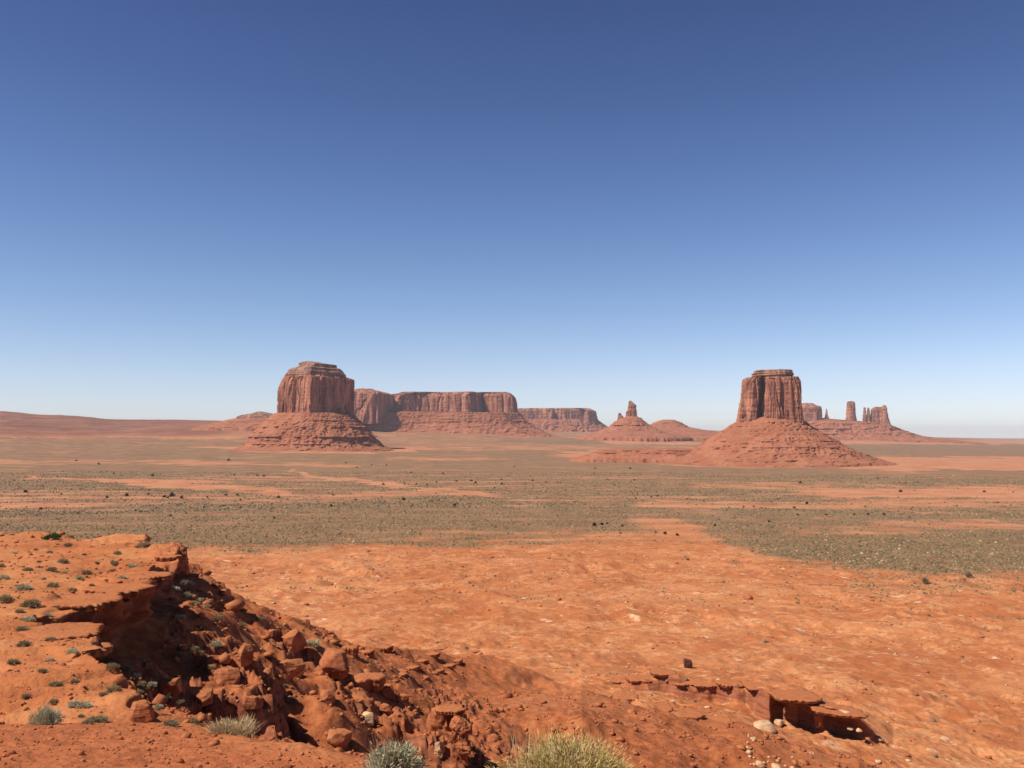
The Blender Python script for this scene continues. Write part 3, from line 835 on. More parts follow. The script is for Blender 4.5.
def butte_east():
    Y = 2600.0
    t = empty('butte', (0, 0, 0))
    tag(t, 'tall square topped red butte on a wide cone of talus, standing alone at the right', 'butte', 'buttes and mesas on the skyline')
    loft('cliff', t, Y, [(377.8, 747, 795.2), (379.5, 744.6, 796.4), (383, 743.4, 797.6), (388, 742.8, 798.8), (402, 740.8, 799.6), (412, 739.6, 800.2), (420, 738.4, 801), (432, 737, 803)],
         EAST, .95, M_CLIFF, 120, 900, flute=5.0, fscale=17, crack=6, bed=1.2, bedscale=7, seed=13, rough=1.1, topnoise=.8)
    loft('cap_rock', t, Y, [(370.2, 757.5, 790.5), (371, 755, 791.6), (373, 754.6, 792), (373.6, 753.2, 792.8), (376.2, 753.6, 792.6), (377, 755, 791.6), (379, 756, 790.8)],
         BLOCK, .9, M_CAP, 44, 380, flute=1.6, fscale=16, bed=2.6, bedscale=5, seed=15, rough=1.2, topnoise=.9, yoff=4)
    loft('talus_slope', t, Y, [(415, 756, 772), (418, 745, 791), (421.5, 737.5, 802), (425.5, 731.5, 807), (431, 723.5, 815), (440, 709, 830.5), (445, 702.5, 839), (451, 696, 850), (456, 687, 861), (460, 674, 873), (465, 655, 890)],
         OVAL, 1.0, M_TALUS, skirt=30, nring=180, n=680, flute=2, fscale=36, bed=1.6, bedscale=5, seed=17, gully=10, rough=3.6, topnoise=1,
         ledges=((423, 3, 4, .2), (427, 3, 3, .2), (431.5, 4, 5, .2), (436, 3, 3, .2), (440.8, 6, 6, .1), (443.5, 3, 3, .2), (446.8, 5, 5, .1), (452, 3, 3, .15)))
    return t

def mesa_long():
    Y = 6000.0
    t = empty('mesa', (0, 0, 0))
    tag(t, 'long flat topped red mesa with a notch, just right of the domed butte', 'mesa', 'buttes and mesas on the skyline')
    loft('cliff', t, Y, [(388.8, 360, 372), (389.8, 352, 374), (391, 347, 380), (393, 342, 388), (394.4, 340, 390.5), (402, 338, 391), (412, 336, 391), (424, 334, 392)],
         HEAD, 1.0, M_CLIFF, 80, 420, flute=12, fscale=44, crack=12, bed=1.5, bedscale=14, seed=23, rough=2, topnoise=3, yoff=-180)
    loft('cliff', t, Y, [(392.6, 402, 509), (393.8, 398, 511.5), (395, 390, 512.5), (396, 384, 514), (398, 382, 515.5), (403, 381, 516.6), (410, 380.5, 517.3), (416, 380, 518.2), (424, 379, 520)],
         MESA, .5, M_CLIFF, 80, 760, flute=9, fscale=46, crack=10, bed=1.5, bedscale=14, seed=27, rough=2, topnoise=2.2, yoff=80)
    loft('talus_slope', t, Y, [(411, 340, 392), (413.5, 336, 520), (418, 331, 523.5), (424, 326, 530), (429, 318, 538), (434, 308, 548), (440, 285, 570)],
         [(-1, 0), (-.95, -.6), (-.6, -.8), (0, -.72), (.4, -.85), (.8, -.78), (.97, -.5), (1, 0), (.9, .7), (0, 1), (-.9, .7)], .62, M_TALUS, skirt=60, nring=120, n=760,
         flute=4, fscale=70, bed=3, bedscale=9, seed=29, gully=10, rough=4.5, topnoise=2, round_=3,
         ledges=((422, 7, 8, .25), (427.5, 7, 8, .2)), yoff=60)
    return t

def mesa_far():
    Y = 9000.0
    t = empty('mesa', (0, 0, 0))
    tag(t, 'far hazy blue grey mesa behind the right end of the long mesa', 'mesa', 'buttes and mesas on the skyline')
    loft('cliff', t, Y, [(408.6, 505, 589), (410.2, 503, 593), (411.5, 502, 595.4), (416, 501, 596.6), (421.5, 500, 597.6), (428, 498, 600)],
         [(-1, 0), (-.95, -.5), (-.2, -.55), (.05, -.85), (.12, -.62), (.30, -.80), (.7, -.62), (.8, -.8), (.95, -.55), (1, 0), (.9, .8), (-.9, .8)], .5, M_CLIFF, 60, 620,
         flute=14, fscale=60, crack=14, bed=5, bedscale=16, seed=33, rough=3, topnoise=4)
    loft('talus_slope', t, Y, [(419.5, 501, 597), (423, 496, 602), (428, 490, 608), (433, 480, 618), (438, 460, 640)], OVAL, .5, M_TALUS, skirt=60, nring=60, n=500,
         flute=6, fscale=90, bed=4, bedscale=12, seed=35, gully=24, rough=5, topnoise=2)
    return t

def castle():
    Y = 5500.0
    t = empty('butte', (0, 0, 0))
    tag(t, 'ragged thin pinnacle on a small red cone between the two big buttes', 'butte', 'buttes and mesas on the skyline')
    loft('pinnacle', t, Y, [(401.2, 629.2, 631), (403, 628.8, 633.2), (405, 628.6, 635.4), (409, 628, 636), (412, 626.4, 636.3), (417, 625.8, 636.6), (422, 625, 637)], BLOCK, .7, M_CLIFF, 60, 220,
         flute=4, fscale=20, crack=5, bed=3, bedscale=8, seed=43, rough=2.4, topnoise=7)
    loft('pinnacle', t, Y, [(413, 619, 620.6), (415, 618.6, 621.6), (417, 618.2, 623.6), (419, 618, 626), (424, 617, 628)], BLOCK, .8, M_CLIFF, 40, 160,
         flute=3, fscale=16, bed=3, bedscale=7, seed=45, rough=1.5, topnoise=2)
    loft('pinnacle', t, Y, [(417.6, 638, 641), (419, 637, 642), (423, 636, 643)], BLOCK, .8, M_CLIFF, 24, 120, flute=2, fscale=14, bed=3, bedscale=7, seed=46, rough=1.5, topnoise=2)
    loft('talus_slope', t, Y, [(416.5, 627, 637), (419, 620, 641), (422, 615, 644.5), (426, 611, 649.5), (429, 604, 656), (433, 594, 668), (438, 575, 690)], OVAL, .9, M_TALUS, skirt=60, nring=80, n=420,
         flute=3, fscale=40, bed=3, bedscale=7, seed=47, gully=10, rough=3, topnoise=1, ledges=((425.5, 12, 8, -.1), (430, 8, 8, 0)))
    return t

def mound_red():
    Y = 6000.0
    o = loft('hill', None, Y, [(419.8, 663, 673), (421.4, 657, 677.5), (424, 651.5, 682), (427, 646, 688), (430, 636, 704), (433, 622, 722), (438, 600, 760)], OVAL, .8, M_TALUS, skirt=60, nring=70, n=420,
             flute=4, fscale=60, bed=4, bedscale=8, seed=49, gully=12, rough=3, topnoise=2, ledges=((423, 8, 6, -.1),))
    o['kind'] = 'structure'; o['label'] = 'low smooth red hill right of the thin pinnacle'; o['category'] = 'hill'
    return o

def red_bench():
    o = loft('hill', None, 2720.0, [(448.6, 612, 690), (449.6, 602, 698), (451.4, 596, 704), (452.2, 594, 706), (455, 586, 712), (459, 570, 725)], [(-1, 0), (-.8, -.5), (-.3, -.7), (.3, -1), (.8, -.6), (1, 0), (.7, .8), (-.6, .8)], .55, M_TALUS, skirt=25, nring=50, n=420,
             flute=3, fscale=30, bed=1.5, bedscale=3, seed=91, gully=5, rough=2.0, topnoise=1.4, ledges=((450.5, 4, 3, -.1), (452.6, 4, 3, -.1)))
    o['kind'] = 'structure'; o['label'] = 'low red rock bench at the left foot of the square topped butte'; o['category'] = 'hill'

def castle_group():
    Y = 7000.0
    G = 'buttes and mesas on the skyline'
    hill = loft('hill', None, Y, [(417.5, 800, 818), (418.5, 799, 826), (420, 796, 845), (422, 792, 870), (425, 786, 890), (428.5, 780, 898), (433, 772, 911), (436, 764, 922), (439.5, 748, 948), (444, 720, 990)],
                [(-1, 0), (-.9, -.5), (-.4, -.85), (.2, -.95), (.7, -.75), (1, 0), (.7, .7), (0, 1), (-.7, .7)], .55, M_TALUS, skirt=60, nring=110, n=640,
                flute=4, fscale=70, bed=5, bedscale=9, seed=51, gully=16, rough=4, topnoise=2, round_=4, ledges=((424, 14, 8, -.2), (429, 14, 9, -.1), (434, 14, 9, -.1)))
    hill['kind'] = 'structure'; hill['label'] = 'long banded red hill carrying the distant row of towers'; hill['category'] = 'hill'
    def tower(name, label, prof, seed, poly=BLOCK, depth=.8, cat='butte', flute=5, cap=True, yoff=0):
        t = empty(name, (0, 0, 0)); tag(t, label, cat, G)
        zc = prof[0][0]
        loft('cliff', t, Y, prof, poly, depth, M_CLIFF, 60, 260, flute=flute, fscale=30, crack=flute * .9, bed=3.5, bedscale=11, seed=seed, rough=1.8, topnoise=2.4, yoff=yoff)
        r0 = prof[0]
        w = r0[2] - r0[1]
        loft('cap_rock', t, Y, [(zc - .5, r0[1] + w * .12, r0[2] - w * .1), (zc - .25, r0[1] + w * .04, r0[2] - w * .04), (zc + 1.2, r0[1], r0[2])], poly, depth, M_CAP, 16, 140, flute=1.5, fscale=14, bed=2, bedscale=6, seed=seed + 2, rough=1.2, topnoise=1.5, yoff=yoff)
        return t
    tower('butte', 'blocky far butte just behind the right edge of the big talus cone', [(403.6, 801.5, 813), (405.4, 800, 816), (406.4, 799, 820.5), (409, 798, 821.4), (418.5, 796, 821.8), (424, 795, 822)], 61, yoff=-40)
    tower('rock_spire', 'needle thin far rock spire between the blocky butte and the tall square tower', [(409.2, 826.1, 826.9), (412, 825.6, 827.5), (416, 825.2, 828.2), (420, 824, 829.4), (424, 823, 831)], 65, flute=1.5, cat='spire', yoff=-60)
    tower('butte', 'tall square far tower standing alone on the banded hill', [(401.8, 847.6, 853.8), (403.5, 847.2, 854.4), (412, 846.6, 855), (420, 846, 856), (428, 844, 858)], 67, flute=4, yoff=-60)
    tower('rock_spire', 'left one of the narrow twin far spires', [(407.8, 863.6, 865.6), (412, 863.3, 866.1), (420, 862.8, 866.8), (430, 861, 868)], 71, flute=1.8, cat='spire', yoff=-110)
    tower('rock_spire', 'right one of the narrow twin far spires', [(408.2, 867.4, 869.2), (412, 867.1, 869.6), (420, 866.8, 870.2), (430, 866, 872)], 73, flute=1.8, cat='spire', yoff=-110)
    tower('butte', 'dark bulky far tower right of the twin spires', [(407.4, 874, 882), (408.2, 872.4, 882.8), (410, 871.4, 883.4), (418, 871.2, 884.4), (430, 869.5, 887)], 75, flute=4, yoff=-100)
    tower('rock_spire', 'slim far pillar at the right end of the row of towers', [(405.8, 882.4, 886), (408, 882, 886.6), (416, 881.8, 887.8), (422, 881, 889.4), (425, 880, 890.5), (429, 878, 895), (434, 876, 902)], 79, flute=2.4, cat='spire', yoff=-140)

def low_mesa_left():
    Y = 4700.0
    t = empty('mesa', (0, 0, 0))
    tag(t, 'low dark ledge topped mesa just left of the domed butte', 'mesa', 'buttes and mesas on the skyline')
    loft('cliff', t, Y, [(411.6, 257, 263), (413.4, 252, 272), (415.2, 241, 280), (417, 237.5, 288), (419.5, 235, 292), (424, 232, 296)], BLOCK, .6, M_CAP, 50, 360, flute=5, fscale=26, crack=5, bed=4, bedscale=7, seed=83, rough=2.4, topnoise=3)
    loft('talus_slope', t, Y, [(418.5, 235, 290), (420.2, 228, 296), (422.5, 219, 304), (425.5, 207, 314), (429, 195, 325)], OVAL, .7, M_TALUS, skirt=60, nring=60, n=420, flute=3, fscale=50, bed=3, bedscale=7, seed=85, gully=9, rough=3, ledges=((422.5, 8, 6, -.1), (428, 8, 7, 0)))

butte_merrick(); butte_east(); mesa_long(); mesa_far(); castle(); mound_red(); castle_group(); low_mesa_left(); red_bench()

# ------------------------------------------------------------------ rocks
def ico(sub):
    bm = bmesh.new(); bmesh.ops.create_icosphere(bm, subdivisions=sub, radius=1)
    V = np.array([v.co[:] for v in bm.verts]); Fc = np.array([[v.index for v in f.verts] for f in bm.faces]); bm.free()
    return V / np.linalg.norm(V, axis=1)[:, None], Fc
ICO = {k: ico(k) for k in (2, 3, 4, 5)}

def rock_shape(seed, size, sub=4, slab=False, rough=.05, beds=.05, nplanes=20):
    """an angular block: the body cut out by random planes, weathered"""
    V, Fc = ICO[sub]
    rs = np.random.RandomState(seed)
    if slab:
        a = rs.rand(9) * .5 + np.arange(9) * 2 * np.pi / 9
        N = np.stack([np.cos(a), np.sin(a), rs.uniform(-.18, .1, 9)], -1)
        N = np.vstack([N, [(rs.uniform(-.08, .08), rs.uniform(-.08, .08), 1), (rs.uniform(-.12, .12), rs.uniform(-.12, .12), -1)]])
        hh = np.concatenate([rs.uniform(.7, 1.05, 9), [.9, .9]])
    else:
        N = rs.normal(size=(nplanes, 3)); N = np.vstack([N, [(0.1, 0, 1), (0, .1, -1), (1, 0, .1), (-1, .2, 0), (0, 1, 0), (0, -1, .2)]])
        hh = rs.uniform(.66, 1.0, len(N))
    N = N / np.linalg.norm(N, axis=1)[:, None]
    D = np.maximum(V @ N.T, 1e-3) / hh[None, :]
    r = 1 / D.max(1)
    r = np.minimum(r, 1.45)
    P = V * r[:, None] * np.asarray(size)[None, :]
    s = float(np.mean(size))
    q = P / s
    n3 = fbm3(q[:, 0] * 1.6, q[:, 1] * 1.6, q[:, 2] * 1.6, 4, seed)
    bd = perlin3(q[:, 0] * .5, q[:, 1] * .5, P[:, 2] / (0.16 * s + .02), seed + 7)
    rd = .4 - np.abs(perlin3(q[:, 0] * 2.3, q[:, 1] * 2.3, q[:, 2] * 2.3, seed + 3)) * 1.5
    rd2 = .4 - np.abs(perlin3(q[:, 0] * 5.1, q[:, 1] * 5.1, q[:, 2] * 5.1, seed + 4)) * 1.5
    off = s * (rough * (n3 + 1.3 * rd + .7 * rd2))
    P = P + V * off[:, None]
    P[:, :2] += V[:, :2] * (s * beds * bd)[:, None]
    return P, Fc

def slab_shape(seed, sx, sy, th, jag=.22):
    """a flat ledge plate with a broken outline and a thin stepped edge"""
    rs = np.random.RandomState(seed)
    n = 220
    a = np.linspace(0, 2 * np.pi, n, endpoint=False)
    ca, sa = np.cos(a), np.sin(a)
    e = 1 / (np.abs(ca) ** 3 + np.abs(sa) ** 3) ** (1 / 3)
    rr = e * (1 + jag * perlin2(ca * 1.6, sa * 1.6, seed) + jag * .7 * (.4 - np.abs(perlin2(ca * 4, sa * 4, seed + 1)) * 1.6) + jag * .09 * perlin2(ca * 12, sa * 12, seed + 2))
    rows, m = [], max(sx, sy)
    for (q, z, k) in ((.03, 1, 0), (.35, 1, 0), (.7, 1, 0), (.9, .97, 0), (1.0, .9, 1), (1.03, .55, 2), (.95, .45, 3), (1.0, .1, 4), (.96, -.35, 5), (.86, -.5, 6), (.88, -.85, 7), (.6, -1, 8), (.03, -1, 9)):
        w = q * rr * (1 + (.06 * perlin2(ca * 7, sa * 7, seed + 20 + k) if k else 0))
        zz = z * th * (1 + (.25 * perlin2(ca * 3, sa * 3, seed + 40 + k) if k else .12 * perlin2(ca * q * 3, sa * q * 3, seed + 60)))
        rows.append(np.stack([sx * w * ca, sy * w * sa, zz * np.ones(n)], -1))
    V = np.concatenate(rows)
    return V, grid_faces(len(rows), n, True)[:, ::-1]

def rock(name, px, py, w, h, label, cat='rock', mat=None, seed=0, slab=False, depth=1.0, rotz=0.0, tilt=(0, 0), sub=4, group=None, lift=.35, pos=None, rough=.032, beds=.03, out=(0, 0)):
    """w, h: size as seen in the photograph, in pixels at the place where it stands"""
    g = pos or ground_hit(px, py + h * .35)
    if g is None: return None
    x, y, z = g
    k = y / FPX
    sx, sz = w * k * .5, h * k * .5
    P, Fc = slab_shape(seed, sx, sx * depth, sz) if slab else rock_shape(seed, (sx, sx * depth, sz), sub, slab, rough, beds)
    R = np.array(Matrix.Rotation(rotz, 3, 'Z') @ Matrix.Rotation(tilt[0], 3, 'X') @ Matrix.Rotation(tilt[1], 3, 'Y'))
    P = P @ R.T
    o = mesh_obj(name, P, Fc, mat or M_ROCK, loc=(x + out[0], y + out[1], z + sz * lift))
    tag(o, label, cat, group)
    return o

BIG = [
    ('boulder', 293, 637, 26, 28, 'big rounded red boulder perched at the skyline of the slope', 1, False, .9, 0, M_ROCK),
    ('boulder', 286, 664, 38, 22, 'large flat topped red block leaning on the slope under the perched boulder', 2, False, .9, .5, M_ROCK),
    ('boulder', 334, 659, 34, 32, 'big jagged red boulder right of the perched boulder', 3, False, 1.0, .2, M_ROCK),
    ('boulder', 272, 632, 9, 10, 'small dark upright stone beside the perched boulder', 31, False, 1, 0, M_ROCK),
    ('boulder', 142, 707, 27, 27, 'pale topped red block split from the shelf edge by a dark crack', 4, False, .9, .3, M_ROCK),
    ('boulder', 171, 682, 26, 17, 'smooth orange red block in the shade edge below the overhang', 5, False, 1, .1, M_ROCK),
    ('boulder', 228, 672, 30, 22, 'rough red crag in the middle of the slope below the shelf', 6, False, .9, .4, M_ROCK),
    ('boulder', 246, 650, 18, 24, 'dark sided crag high on the slope left of the perched boulder', 7, False, .9, .9, M_ROCK),
    ('boulder', 205, 693, 22, 18, 'crumbling red crag left of the middle crag', 8, False, 1, .2, M_ROCK),
    ('boulder', 252, 700, 22, 16, 'low red crag just above the pale dry bush', 9, False, 1, .2, M_ROCK),
    ('boulder', 328, 694, 18, 18, 'small red crag casting a long shadow below the jagged boulder', 10, False, 1, .6, M_ROCK),
    ('boulder', 367, 680, 34, 14, 'long red slab with a deep shadow under it, right of the jagged boulder', 11, True, .8, .4, M_ROCK),
    ('boulder', 386, 688, 22, 18, 'dark red block at the lower end of the long slab', 12, False, .9, .3, M_ROCK),
    ('boulder', 402, 696, 14, 12, 'lowest dark block below the long slab', 13, False, .9, .3, M_ROCK),
    ('boulder', 367, 716, 16, 16, 'pale pinkish block lower down in the gully', 14, False, .9, .2, M_PALE),
    ('boulder', 340, 734, 28, 22, 'broad red crag over a dark hollow at the edge of the near bench', 15, False, .9, .2, M_ROCK),
    ('boulder', 384, 708, 14, 14, 'small red crag right of the pale pinkish block', 16, False, .9, .2, M_ROCK),
    ('boulder', 350, 650, 16, 12, 'flat stone between the jagged boulder and the spur', 17, True, .9, .2, M_ROCK),
    ('boulder', 688, 662, 10, 16, 'lone dark boulder on the bare orange badlands', 18, False, .9, .2, M_DARK),
]
for (nm, px, py, w, h, lab, sd, slab, dep, rz, mt) in BIG:
    rock(nm, px, py, w, h, lab, 'boulder', mt, sd, slab, dep, rz, group='boulders on the slope below the shelf' if px < 600 else None, lift=.28, sub=5)

# slabs of the shelf's lip, jutting out over the drop
LIP = [
    (-23.8, 62.9, 2.4, 1.9, 'dark notched block jutting from the far tip of the shelf', 21, .3),
    (-24.2, 63.9, .9, 1.7, 'small upright block on the far tip of the shelf', 20, .1),
    (-23.2, 60.2, 1.5, .40, 'thin ledge just before the far tip of the shelf', 22, .9),
    (-20.3, 49.5, 2.4, .40, 'flat ledge on the shelf edge halfway to the tip', 23, 1.0),
    (-19.2, 44.0, 2.4, .40, 'ledge over the far side of the dark hollow', 24, 1.3),
    (-18.9, 39.8, 2.8, .45, 'pointed ledge above the deepest part of the dark hollow', 26, .2),
    (-16.0, 32.0, 2.4, .40, 'pale ledge at the near side of the dark hollow', 27, .7),
    (-14.0, 28.6, 2.0, .36, 'lower pale ledge stepping down from the dark hollow', 28, .9),
    (-11.9, 25.0, 1.6, .32, 'small ledge nearest to the split block', 29, .9),
]
for (x, y, w, h, lab, sd, rz) in LIP:
    z = float(top_z(np.array([x]), np.array([y]))[0])
    P, Fc = slab_shape(sd, w * .5, w * .55, h * .5)
    if sd in (20, 21): P, Fc = rock_shape(sd, (w * .5, w * .5, h * .7), 5, False, .10, .08)
    o = mesh_obj('rock_ledge', P @ np.array(Matrix.Rotation(rz, 3, 'Z')).T, Fc, M_ROCK, loc=(x, y, z - h * (.30 if sd > 21 else .25)))
    tag(o, lab, 'rock ledge', 'ledges along the lip of the shelf')

# bedding ribs on the spur
SP = [(381, 647, 20, 7, 'dark jutting ledge on the near crest of the spur', 141), (366, 651, 16, 8, 'brown block at the left start of the spur', 148)]
for i, f in enumerate((.05, .3, .55, .8, 1.0)):
    SP.append((399 + 41 * f, 675 - 27 * f, 13 + 3 * (i % 2), 4.5, 'left slanting ledge line of the spur, ' + ('lowest piece', 'second piece up', 'middle piece', 'fourth piece up', 'topmost piece')[i], 150 + i))
for i, f in enumerate((.05, .3, .55, .8, 1.0)):
    SP.append((436 + 37 * f, 671 - 20 * f, 12 + 3 * (i % 2), 4.5, 'right slanting ledge line of the spur, ' + ('lowest piece', 'second piece up', 'middle piece', 'fourth piece up', 'topmost piece')[i], 160 + i))
for (px, py, w, h, lab, sd) in SP:
    rock('rock_ledge', px, py, w, h, lab, 'rock ledge', M_ROCK, sd, True, .8, -.5, tilt=(0, -.10), group='slanting ledges on the spur', lift=-.25)

# pillar with an overhang in the gully
g = ground_hit(452, 752)
if g:
    t = empty('rock_pillar', g)
    tag(t, 'knobbly red rock pillar under a thin overhanging slab, at the bottom left of centre', 'rock pillar')
    k = g[1] / FPX
    for (nm, dx, dz, w, h, sd, slab, dy) in (('pillar', 8, 8, 17, 44, 151, False, 0), ('pillar_block', 8, 24, 21, 20, 152, False, 0), ('pillar_block', 12, 5, 18, 16, 153, False, -.2), ('cap_slab', -3, 35, 27, 7, 154, True, .9),
                                      ('back_wall', -8, 8, 50, 56, 155, False, 2.2), ('pale_block', -12, 2, 12, 20, 156, False, -.1)):
        P, Fc = slab_shape(sd, w * k * .5, w * k * .45, h * k * .4) if slab else rock_shape(sd, (w * k * .5, w * k * .45, h * k * .5), 5, slab, .10, .08)
        mesh_obj(nm, P, Fc, M_PALE if nm == 'pale_block' else M_ROCK, t, loc=(dx * k, dy, dz * k))

# undercut ledge on the badlands, bottom right
t = empty('rock_overhang', at(812, 740, 190))
tag(t, 'long undercut rock ledge with a black hollow beneath, on the badlands at the lower right', 'rock ledge')
def blk(nm, px, dy, dz, w, d, h, sd, kind, mt, rz=0, tilt=0):
    x, Y, z = scarp_top(0, px)
    k = Y / FPX
    if kind: P, Fc = slab_shape(sd, w * k * .5, d * .5, h * .5, .14)
    else: P, Fc = rock_shape(sd, (w * k * .5, d * .5, h * .5), 5, False, .05, .05)
    P = P @ np.array(Matrix.Rotation(rz, 3, 'Z') @ Matrix.Rotation(tilt, 3, 'Y')).T
    mesh_obj(nm, P, Fc, mt, t, loc=Vector((x, Y + dy, z + dz)) - t.location)
blk('cap_slab', 790, .6, -.30, 48, 7, .8, 161, True, M_ROCK, .05, .05)
blk('cap_slab', 832, .6, -.30, 52, 7, .7, 162, True, M_ROCK, -.06, .08)
blk('pillar', 818, 3.0, -3.0, 9, 2.6, 5.0, 165, False, M_ROCK)

PALE = [(764, 724, 24, 10, 'largest pale boulder, at the left end of the black hollow'), (779, 721, 12, 7, 'pale flat stone on top of the undercut ledge'), (776, 766, 12, 7, 'pale stone at the bottom edge right of the stony gully'), (760, 763, 10, 8, 'pale round stone low in the stony gully'),
        (748, 751, 8, 6, 'pale stone midway down the stony gully'), (753, 738, 7, 5, 'upper pale stone of the stony gully'), (846, 707, 9, 5, 'upper pale flat stone right of the outcrop'), (845, 712, 12, 4, 'lower pale flat stone right of the outcrop'),
        (880, 738, 9, 5, 'pale stone right of the black hollow'), (850, 728, 7, 4, 'small pale stone at the right end of the black hollow'), (859, 730, 6, 4, 'second small pale stone past the black hollow'), (878, 761, 7, 4, 'pale chip near the bottom right slope')]
for i, (px, py, w, h, lab) in enumerate(PALE):
    rock('boulder', px, py, w * 1.15, h, lab, 'boulder', M_PALE, 170 + i, False, .9, i * .7, group='pale stones by the outcrop', lift=.3, sub=3)

rs = np.random.RandomState(31)
for i in range(26):
    px, py = rs.normal(754, 7), rs.uniform(733, 767)
    if i > 15: px, py = rs.normal(790, 9), rs.uniform(752, 767)
    rock('stone', px, py, rs.uniform(2.5, 5), rs.uniform(2, 3.2), 'small pale stone in the stony gully under the undercut ledge', 'stone', M_PALE, 700 + i, False, .9, i * .9, group='small pale stones in the stony gully', lift=.3, sub=2)

SC_L = [(0, 622, 22, 'at the left end of the outcrop'), (0, 640, 26, 'over the recessed dark corner'), (0, 662, 24, 'over the tall streaked face'), (0, 684, 20, 'in the middle of the upper scarp'),
        (0, 705, 26, 'right of the middle of the upper scarp'), (0, 728, 22, 'near the right end of the upper scarp'), (0, 752, 16, 'dark and square above the pale boulder'), (1, 655, 26, 'left on the lower scarp'),
        (1, 685, 26, 'in the middle of the lower scarp'), (1, 715, 24, 'at the right end of the lower scarp'), (1, 625, 20, 'left of the lower scarp by the yellow bush'), (2, 522, 14, 'just above the yellow bush'), (2, 500, 12, 'left above the yellow bush')]
for i, (k, px, w, lab) in enumerate(SC_L):
    x, Y, z = scarp_top(k, px)
    m = w * Y / FPX * .5
    P, Fc = slab_shape(190 + i, m * 1.15, 2.6, .26 + .07 * (i % 3), .16)
    o = mesh_obj('rock_ledge', P, Fc, M_ROCK, loc=(x, Y + 1.7, z - .26))
    o.rotation_euler = (0, .05 * (i % 3 - 1), 0)
    tag(o, 'thin red ledge ' + lab, 'rock ledge', 'ledges of the outcrop')

# loose stones: shared shapes, every stone its own object
STONES = []
for i in range(6):
    P, Fc = rock_shape(300 + i, (1, .9, .7), 3, i % 3 == 2, .03, .03, 9)
    me = mesh_obj('stone', P, Fc, M_ROCK)
    STONES.append(me)
def stone(i, x, y, z, s, rz, label, group, mat=None):
    src = STONES[i % 6]
    o = src.copy()
    COL.objects.link(o)
    o.location = (x, y, z + s * .15); o.scale = (s, s, s * .8); o.rotation_euler = (0, 0, rz)
    tag(o, label, 'stone', group)
    return o
rs = np.random.RandomState(5)
cnt = 0
tries = 0
while cnt < 80 and tries < 900:
    tries += 1
    px = rs.uniform(150, 500); py = rs.uniform(600, 765)
    g = ground_hit(px, py)
    if g is None: continue
    x, y, z = g
    d = rim_sdf(np.array([x]), np.array([y]))[0][0]
    if y > 140 or d < 1.0: continue
    if perlin2(x / 7, y / 7, 201) < -.05 and rs.rand() < .75: continue
    s = y / FPX * rs.choice([1.0, 1.4, 1.9, 2.5], p=[.4, .3, .2, .1])
    zone = 'below the dark hollow' if px < 215 else 'around the crags of the slope' if px < 280 else 'among the big boulders' if px < 350 else 'in the gully' if px < 430 else 'on the spur'
    stone(cnt, x, y, z, s, rs.uniform(0, 6), 'small red loose stone ' + zone, 'loose stones ' + zone)
    cnt += 1
for s in STONES:
    bpy.data.objects.remove(s)

# ------------------------------------------------------------------ plants
def blades(rs, centres, dirs, L, Wd, tint):
    """thin leaf blades as quads"""
    n = len(centres)
    dirs = dirs / np.linalg.norm(dirs, axis=1)[:, None]
    ref = rs.normal(size=(n, 3)); side = np.cross(dirs, ref); side /= np.linalg.norm(side, axis=1)[:, None]
    L = np.asarray(L).reshape(-1, 1) * np.ones((n, 1)); Wd = np.asarray(Wd).reshape(-1, 1) * np.ones((n, 1))
    a = centres - side * Wd * .5; b = centres + side * Wd * .5
    m1 = centres + dirs * L * .55 + side * Wd * .55; m2 = centres + dirs * L * .55 - side * Wd * .55
    tip = centres + dirs * L + rs.normal(size=(n, 3)) * L * .06
    V = np.stack([a, b, m1, tip, m2], 1).reshape(-1, 3)
    i = np.arange(n)[:, None] * 5
    Fc = np.concatenate([i + np.array([[0, 1, 2]]), i + np.array([[0, 2, 4]]), i + np.array([[4, 2, 3]])], 0)
    return V, Fc, np.repeat(tint, 5)

def shrub_cloud(rs, n, R, Hh, clumps, L, Wd, up=.6):
    """blades gathered in clumps on a low dome"""
    th = rs.uniform(0, 2 * np.pi, clumps); ph = np.arccos(rs.uniform(.05, 1, clumps)); q = rs.uniform(.45, .95, clumps)
    C = np.stack([np.cos(th) * np.sin(ph) * R * q, np.sin(th) * np.sin(ph) * R * q, np.cos(ph) * Hh * q * .9 + .04 * Hh], -1)
    k = rs.randint(0, clumps, n)
    P = C[k] + rs.normal(size=(n, 3)) * np.array([R, R, Hh]) * .17
    P[:, 2] = np.abs(P[:, 2])
    D = P * np.array([1 / R, 1 / R, .6 / Hh]) + np.array([0, 0, up]) + rs.normal(size=(n, 3)) * .45
    tint = np.clip(rs.uniform(0, 1, clumps)[k] * .5 + rs.uniform(0, .5, n), 0, 1)
    return blades(rs, P, D, L * rs.uniform(.6, 1.3, n), Wd * rs.uniform(.7, 1.2, n), tint)

